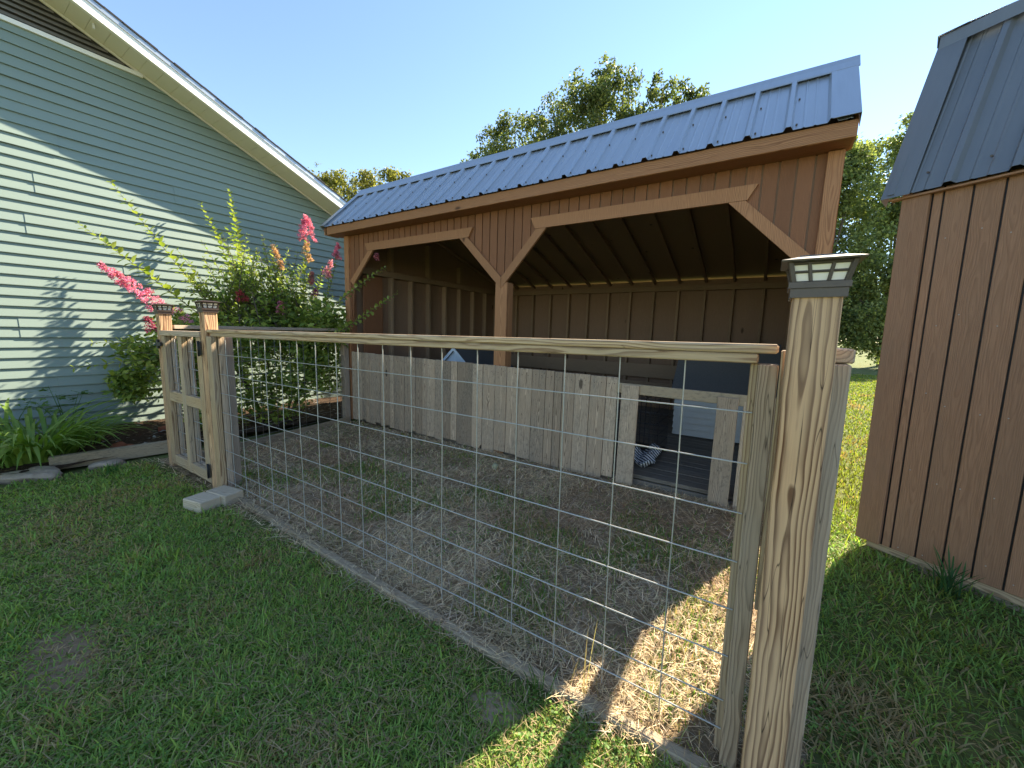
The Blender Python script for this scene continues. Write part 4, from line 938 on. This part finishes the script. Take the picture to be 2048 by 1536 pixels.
def leaf_obj_mesh():
    V = [(0, 0, 0), (.32, .29, .06), (.68, .25, .05), (1, 0, -.08), (.68, -.25, .05), (.32, -.29, .06), (.5, 0, -.01)]
    me = bpy.data.meshes.new('leaf'); me.from_pydata(V, [], [(0, 6, 1), (1, 6, 2), (2, 6, 3), (3, 6, 4), (4, 6, 5), (5, 6, 0)]); me.update(); me.materials.append(M['myrtleleaf'])
    for q in me.polygons: q.use_smooth = True
    return me
LM = leaf_obj_mesh()
MC = Vector((-5.75, 1.55, .03))
myrtle = thing('crape_myrtle', 'pink-flowering crape myrtle shrub against the green siding beside the pen', 'shrub', tuple(MC))
def bez(a, b, bow, n_=9):
    a, b = Vector(a), Vector(b); m_ = (a+b)/2+Vector(bow); return [(a*(1-u)**2+m_*2*u*(1-u)+b*u*u) for u in [i/(n_-1) for i in range(n_)]]
def stem(pts, r0_, r1_):
    V = []; F = []; k = len(pts); tube_geo(V, F, pts, [r0_+(r1_-r0_)*i/(k-1) for i in range(k)], 6)
    return mesh('stem', V, F, M['bark'], myrtle, None, True)
MP, MS, MCol, MD = [], [], [], []
for i in range(11):
    a = random.uniform(0, 6.28); e_ = MC+Vector((.55*math.cos(a), .85*math.sin(a), random.uniform(1.2, 1.9))); s0 = MC+Vector((.12*math.cos(a), .18*math.sin(a), 0))
    stem(bez(s0, e_, (random.uniform(-.1, .1), random.uniform(-.1, .1), .1)), .018, .006)
def shoot(a, b, bow, nl, obj=True, ls=.125, bare_=0.05):
    pts = bez(a, b, bow, 14); stem(pts, .006, .0015); k = len(pts)-1
    for i in range(nl):
        u = bare_+(1-bare_)*(i+.5)/nl; f_ = u*k; j = min(int(f_), k-1); p = pts[j]*(1-(f_-j))+pts[j+1]*(f_-j)
        d_ = (pts[j+1]-pts[j]).normalized(); s_ = d_.cross(Vector((.2, .3, 1))).normalized(); t2 = s_.cross(d_)
        for sg in (-1, 1):
            th = (i % 2)*1.57+random.uniform(-.4, .4); w_ = (s_*math.cos(th)+t2*math.sin(th))*sg
            dr = (w_*random.uniform(.7, 1.0)+d_*random.uniform(.3, .7)+Vector((0, 0, random.uniform(-.2, .15)))).normalized()
            sz = ls*random.uniform(.6, 1.15)*(1-.62*u**2.5)
            if obj:
                x_ = dr; y_ = Vector((0, 0, 1)).cross(x_).normalized(); z_ = x_.cross(y_)
                Mx = Matrix(((x_.x*sz, y_.x*sz, z_.x*sz, p.x), (x_.y*sz, y_.y*sz, z_.y*sz, p.y), (x_.z*sz, y_.z*sz, z_.z*sz, p.z), (0, 0, 0, 1)))
                link('leaf', LM, Mx, myrtle)
            else:
                MP.append(p); MS.append(sz); MD.append(dr); MCol.append(1.0)
    return pts
def panicle(a, b, r_, nf, colr, fade=0.0):
    a, b = Vector(a), Vector(b); ax = (b-a); L_ = ax.length; nc = max(9, nf//4)
    u = rng.random(nc)**.9; rad = r_*(1.05-.85*u**1.1)*np.minimum(1, u/.12+.45); th = rng.uniform(0, 6.283, nc); rr = rad*np.sqrt(rng.uniform(.15, 1, nc))
    s_ = ax.cross(Vector((.3, .5, .8))).normalized(); t2 = ax.normalized().cross(s_)
    cl = np.array(a)[None]+np.array(ax)[None]*u[:, None]+rr[:, None]*(np.cos(th)[:, None]*np.array(s_)[None]+np.sin(th)[:, None]*np.array(t2)[None])
    k = nf*7; ci = rng.integers(0, nc, k); d_ = rng.normal(0, 1, (k, 3)); d_ /= np.linalg.norm(d_, axis=1, keepdims=True)
    cen = cl[ci]+d_*(.022*rng.random(k)**.5)[:, None]
    cc = jitter(colr, nc, .4)[ci]*(.7+.6*rng.random((k, 1)))
    return leaves_mesh('flower_panicle', cen, rng.uniform(.010, .022, k), cc, M['petal'], myrtle, d_+rng.normal(0, .6, (k, 3)), 'stuff', .95)
PK = (.66, .22, .40); PK2 = (.62, .27, .42); FD = (.50, .31, .20)
shoot((-5.90, 1.05, 1.35), (-6.0, .06, 2.90), (0, -.05, .05), 44)
shoot((-5.95, .75, 1.50), (-6.0, -.23, 2.40), (0, -.05, .06), 36)
shoot((-6.25, 1.40, 1.70), (-6.50, 1.40, 3.33), (0, .08, 0), 44)
shoot((-6.15, 1.30, 1.60), (-6.30, .98, 2.97), (0, .12, .05), 38)
shoot((-6.1, 1.5, 1.7), (-6.2, 1.22, 2.72), (0, .06, .05), 26)
shoot((-6.0, .95, 1.6), (-6.1, .62, 2.30), (0, .06, .0), 18, True, .085)
shoot((-5.7, 1.1, .9), (-5.6, .22, 1.58), (0, -.05, .06), 12); panicle((-5.6, .30, 1.54), (-5.6, -.17, 1.95), .105, 330, PK)
panicle((-5.45, .52, 1.40), (-5.5, .25, 1.60), .05, 60, PK2)
shoot((-5.6, 1.9, 1.3), (-5.6, 2.02, 2.66), (.03, -.05, 0), 28); panicle((-5.6, 2.02, 2.62), (-5.6, 2.03, 2.97), .135, 330, PK)
panicle((-5.6, 2.00, 2.34), (-5.6, 2.01, 2.60), .08, 110, FD)
shoot((-5.7, 1.7, 1.5), (-5.6, 1.50, 2.45), (.03, -.05, 0), 18, True, .085); panicle((-5.6, 1.68, 2.10), (-5.6, 1.52, 2.48), .06, 100, FD)
shoot((-5.5, 2.1, 1.4), (-5.55, 2.32, 2.28), (.03, .05, 0), 24, True, .09); panicle((-5.55, 2.26, 2.14), (-5.55, 2.36, 2.40), .07, 110, PK2)
panicle((-5.5, 2.05, 2.0), (-5.5, 2.0, 2.15), .07, 60, (.42, .16, .17))
shoot((-5.3, 2.0, 1.5), (-5.20, 2.22, 2.40), (.03, .05, .05), 20, True, .085); panicle((-5.20, 2.22, 2.36), (-5.20, 2.26, 2.58), .06, 100, PK)
panicle((-5.6, 1.13, 1.68), (-5.6, 1.08, 1.80), .075, 90, (.40, .08, .09)); panicle((-5.5, 1.55, 1.55), (-5.5, 1.55, 1.70), .06, 70, PK)
panicle((-5.4, 1.95, 1.78), (-5.4, 2.02, 1.92), .05, 50, (.30, .06, .22)); panicle((-5.2, .10, 1.28), (-5.2, .06, 1.42), .06, 60, (.30, .05, .11))
shoot((-5.1, 1.75, 1.35), (-3.86, 2.02, 2.12), (0, 0, .10), 36, True, .095); panicle((-4.05, 2.0, 2.18), (-4.0, 2.0, 2.28), .06, 22, (.40, .14, .18))
shoot((-4.95, 1.80, 1.15), (-3.62, 2.0, 1.80), (0, 0, -.02), 36, True, .095)
for (tx, ty, tz) in ((-6.0, -.40, .86), (-6.0, -.24, 1.13), (-6.3, -.1, .70), (-5.9, -.05, .55), (-6.2, .1, .42)):
    shoot((-5.85, 1.0, .75+.3*(tz-.4)), (tx, ty, tz), (0, 0, .12), 22, True, .12)
for i in range(26):                                      # arching sprays low on the house side
    p0 = MC+Vector((random.uniform(-.35, .2), random.uniform(-.75, -.2), random.uniform(.35, 1.25)))
    shoot(p0, p0+Vector((random.uniform(-.45, .05), random.uniform(-.95, -.35), random.uniform(-.15, .35))), (0, 0, .12), 18, False, .11)
for i in range(190):
    a = random.uniform(0, 6.28); r_ = random.uniform(.2, 1); p0 = MC+Vector((.3*r_*math.cos(a), .6*r_*math.sin(a), random.uniform(.8, 1.65)))
    e_ = p0+Vector((random.uniform(-.35, .3), random.uniform(-.55, .55), random.uniform(.2, .95))); e_.x = min(max(e_.x, -6.6), -5.05)
    shoot(p0, e_, (0, 0, .05), 15, False, .095)
MP = np.array([tuple(p) for p in MP]); MS = np.array(MS); MD = np.array([tuple(p) for p in MD])
# the dense body
nb_ = 17500; lobes = [((-4.98, 1.92, 1.3), .27), ((-5.15, 1.95, 1.45), .34), ((-5.3, 2.05, .8), .42), ((-6.35, .30, 1.0), .27), ((-6.35, .65, 1.30), .28), ((-6.40, .15, .62), .22), ((-6.35, 1.15, 1.5), .28), ((-5.5, .55, 1.15), .24), ((-5.6, 2.35, 1.2), .42), ((-5.2, 1.6, .75), .45), ((-5.95, .62, .78), .36), ((-5.7, 1.2, .85), .65), ((-5.6, 1.9, .95), .60), ((-6.1, 1.0, 1.25), .50), ((-5.6, 1.6, 1.45), .45), ((-5.25, 1.9, 1.15), .42), ((-5.9, 1.75, 1.5), .4), ((-5.4, .95, 1.15), .42), ((-5.5, .75, .35), .40), ((-5.4, 1.4, .40), .40)]
lo_ = rng.integers(0, len(lobes), nb_); cen = np.array([l[0] for l in lobes])[lo_]; rad_ = np.array([l[1] for l in lobes])[lo_]
d_ = rng.normal(0, 1, (nb_, 3)); d_ /= np.linalg.norm(d_, axis=1, keepdims=True); P_ = cen+d_*(rad_*rng.random(nb_)**.45)[:, None]
keep = (P_[:, 2] > .08) & (P_[:, 0] > -6.72) & (P_[:, 0] < -4.75); keep &= vnoise(P_[:, 1]*1.0+P_[:, 2], P_[:, 2]-P_[:, 0], 5.5) > .31; P_ = P_[keep]
allP = np.concatenate([P_, MP]); n = len(allP); allS = np.concatenate([rng.uniform(.055, .11, len(P_)), MS])
allD = np.concatenate([rng.normal(0, 1, (len(P_), 3))*[1, 1, .6]-[0, 0, .15], MD])
cg = mixcol(jitter((.12, .19, .045), n, .4), jitter((.36, .42, .10), n, .3), rng.random(n)**1.3)
leaves_mesh('foliage', allP, allS, cg, M['leaf'], myrtle, allD)
# ------------------------------------------------------------------ trees
def tree(name, label, base, trunk_h, lobes_, nl, size, ca, cb, grp='trees behind the sheds', seed=1, thin=.30):
    global rng
    g_ = np.random.default_rng(seed); t_ = thing(name, label, 'tree', base, grp); B = Vector(base)
    V = []; F = []; top = B+Vector((0, 0, trunk_h)); tube_geo(V, F, [B-Vector((0, 0, .3)), B+Vector((.05, 0, trunk_h*.5)), top], [.26, .2, .14], 8)
    for (c_, r_) in lobes_:
        c_ = Vector(c_); st = B+Vector((0, 0, min(trunk_h*g_.uniform(.55, 1), max(.5, c_.z*.8))))
        tube_geo(V, F, [st, (st+c_)/2+Vector((g_.uniform(-.3, .3), 0, .15)), c_-Vector((0, 0, r_*.2)), c_+Vector((g_.uniform(-.2, .2), 0, r_*.2))], [.09, .05, .02, .005], 5)
    mesh('trunk', V, F, M['bark'], t_, None, True)
    # each lobe breaks into smaller clumps
    C = []; Rr = []
    for (c_, r_) in lobes_:
        for k in range(19):
            d = g_.normal(0, 1, 3); d /= np.linalg.norm(d); C.append(np.array(c_)+d*r_*g_.uniform(.45, .95)); Rr.append(r_*g_.uniform(.22, .42))
    C = np.array(C); Rr = np.array(Rr); i = g_.choice(len(C), nl, p=Rr**2.2/np.sum(Rr**2.2)); d = g_.normal(0, 1, (nl, 3)); d /= np.linalg.norm(d, axis=1, keepdims=True)
    P = C[i]+d*(Rr[i]*g_.random(nl)**.5*1.15)[:, None]
    P = P[(vnoise(P[:, 0]+P[:, 1]*.7, P[:, 2]+seed, 1.6) > thin-.20)&(P[:, 2] > .15)]; n_ = len(P)
    col = mixcol(jitter(ca, n_, .35), jitter(cb, n_, .3), g_.random(n_)**1.6)
    dr = g_.normal(0, 1, (n_, 3)); dr[:, 2] -= .5
    leaves_mesh('crown', P, g_.uniform(.7, 1.3, n_)*size, col, M['leaf'], t_, dr, None, .62); t_.children[-1]['kind'] = 'stuff'
    return t_
DG, LG = (.065, .095, .036), (.19, .205, .075)
def lobset(cx, cy, cz, rx, rz, n_, lr, seed):
    r_ = random.Random(seed); out = []
    for i in range(n_):
        a = 6.283*i/n_*1.618; v = r_.uniform(-1, 1); h = math.sqrt(max(0, 1-v*v)); out.append(((cx+rx*h*math.cos(a)*.8, cy+rx*h*math.sin(a)*.6, cz+rz*v*.85), lr*r_.uniform(.75, 1.2)))
    return out
tree('broadleaf_tree', 'tall leafy tree rising behind the middle of the blue metal roof', (-6.2, 15, 0), 5, lobset(-6.5, 15, 8.6, 1.9, 2.2, 12, 1.1, 3)+[((-6.3, 15, 11.9), .55), ((-5.5, 15, 11.1), .65), ((-7.3, 15, 11.3), .8), ((-6.7, 15, 10.9), .6)], 34000, .125, DG, LG, seed=3)
tree('broadleaf_tree', 'leafy tree behind the blue roof, lower and beside the tall one', (-9.9, 15, 0), 5, lobset(-10.2, 15, 8.3, 2.2, 1.9, 13, 1.1, 5)+[((-9.4, 15, 10.5), .75), ((-10.6, 15, 10.9), .8), ((-8.3, 15, 11.2), .9), ((-11.8, 15, 10.5), .75), ((-12.7, 15, 10.0), .55), ((-13.6, 15, 9.9), .25)], 34000, .125, DG, LG, seed=5)
tree('broadleaf_tree', 'rounded leafy tree behind the blue roof toward the barn', (-3.6, 15, 0), 4, lobset(-3.7, 15, 7.9, 1.6, 1.7, 11, 1.0, 8)+[((-4.0, 15, 10.6), .6), ((-3.4, 15, 10.2), .5), ((-4.7, 15, 9.8), .6), ((-2.7, 15, 9.9), .45)], 27000, .125, DG, LG, seed=8)
OG, OL = (.12, .125, .032), (.27, .26, .07)
tree('broadleaf_tree', 'sunlit olive-green tree showing above the house eave', (-17.6, 11, 0), 4, lobset(-18.0, 11, 7.4, 1.9, 1.6, 12, 1.0, 12)+[((-19.6, 11, 9.0), .75), ((-18.7, 11, 8.9), .6), ((-17.6, 11, 8.4), .6)], 26000, .12, OG, OL, seed=12)
tree('broadleaf_tree', 'sunlit olive-green tree between the house eave and the blue roof', (-14.6, 11, 0), 4, lobset(-14.9, 11, 6.7, 1.5, 1.5, 11, .85, 14)+[((-14.3, 11, 8.0), .5), ((-15.9, 11, 8.2), .65), ((-13.6, 11, 7.6), .5)], 23000, .12, OG, OL, seed=14)
RG, RL = (.105, .145, .06), (.30, .33, .12)
tree('leafy_tree', 'dense tree leafed to the ground seen between shed and barn', (2.6, 26, 0), 3, lobset(2.4, 26, 5.8, 2.1, 4.9, 22, 1.4, 21)+[((2.3, 26, 11.2), 1.0), ((1.9, 26, 9.6), 1.3), ((3.0, 26, 10.4), .9)], 40000, .17, RG, RL, seed=21, thin=.24)
tree('leafy_tree', 'tree with thin upper branches rising over the barn eave', (5.6, 29, 0), 4, lobset(5.2, 29, 7.4, 2.0, 4.2, 15, 1.35, 23)+[((5.2, 29, 12.4), .9), ((5.7, 29, 13.2), .7), ((4.6, 29, 11.8), .9)], 24000, .18, RG, RL, seed=23, thin=.36)
tree('leafy_tree', 'low bushy tree at the back edge of the sunny lawn by the barn', (5.0, 25, 0), 2, lobset(4.8, 25, 3.2, 1.5, 2.4, 13, 1.15, 25), 18000, .16, RG, (.34, .36, .12), seed=25, thin=.22)
for i, (bx_, by_, h_) in enumerate(((10.5, 27, 9), (16, 30, 10), (-26, 16, 10))):
    tree('leafy_tree', ('leafy tree hidden behind the barn', 'distant tree farther behind the barn', 'big tree hidden behind the house roof')[i], (bx_, by_, 0), 3, lobset(bx_, by_, h_*.6, 2.2, h_*.35, 10, 1.3, 30+i), 6000, .22, DG, LG, seed=30+i)
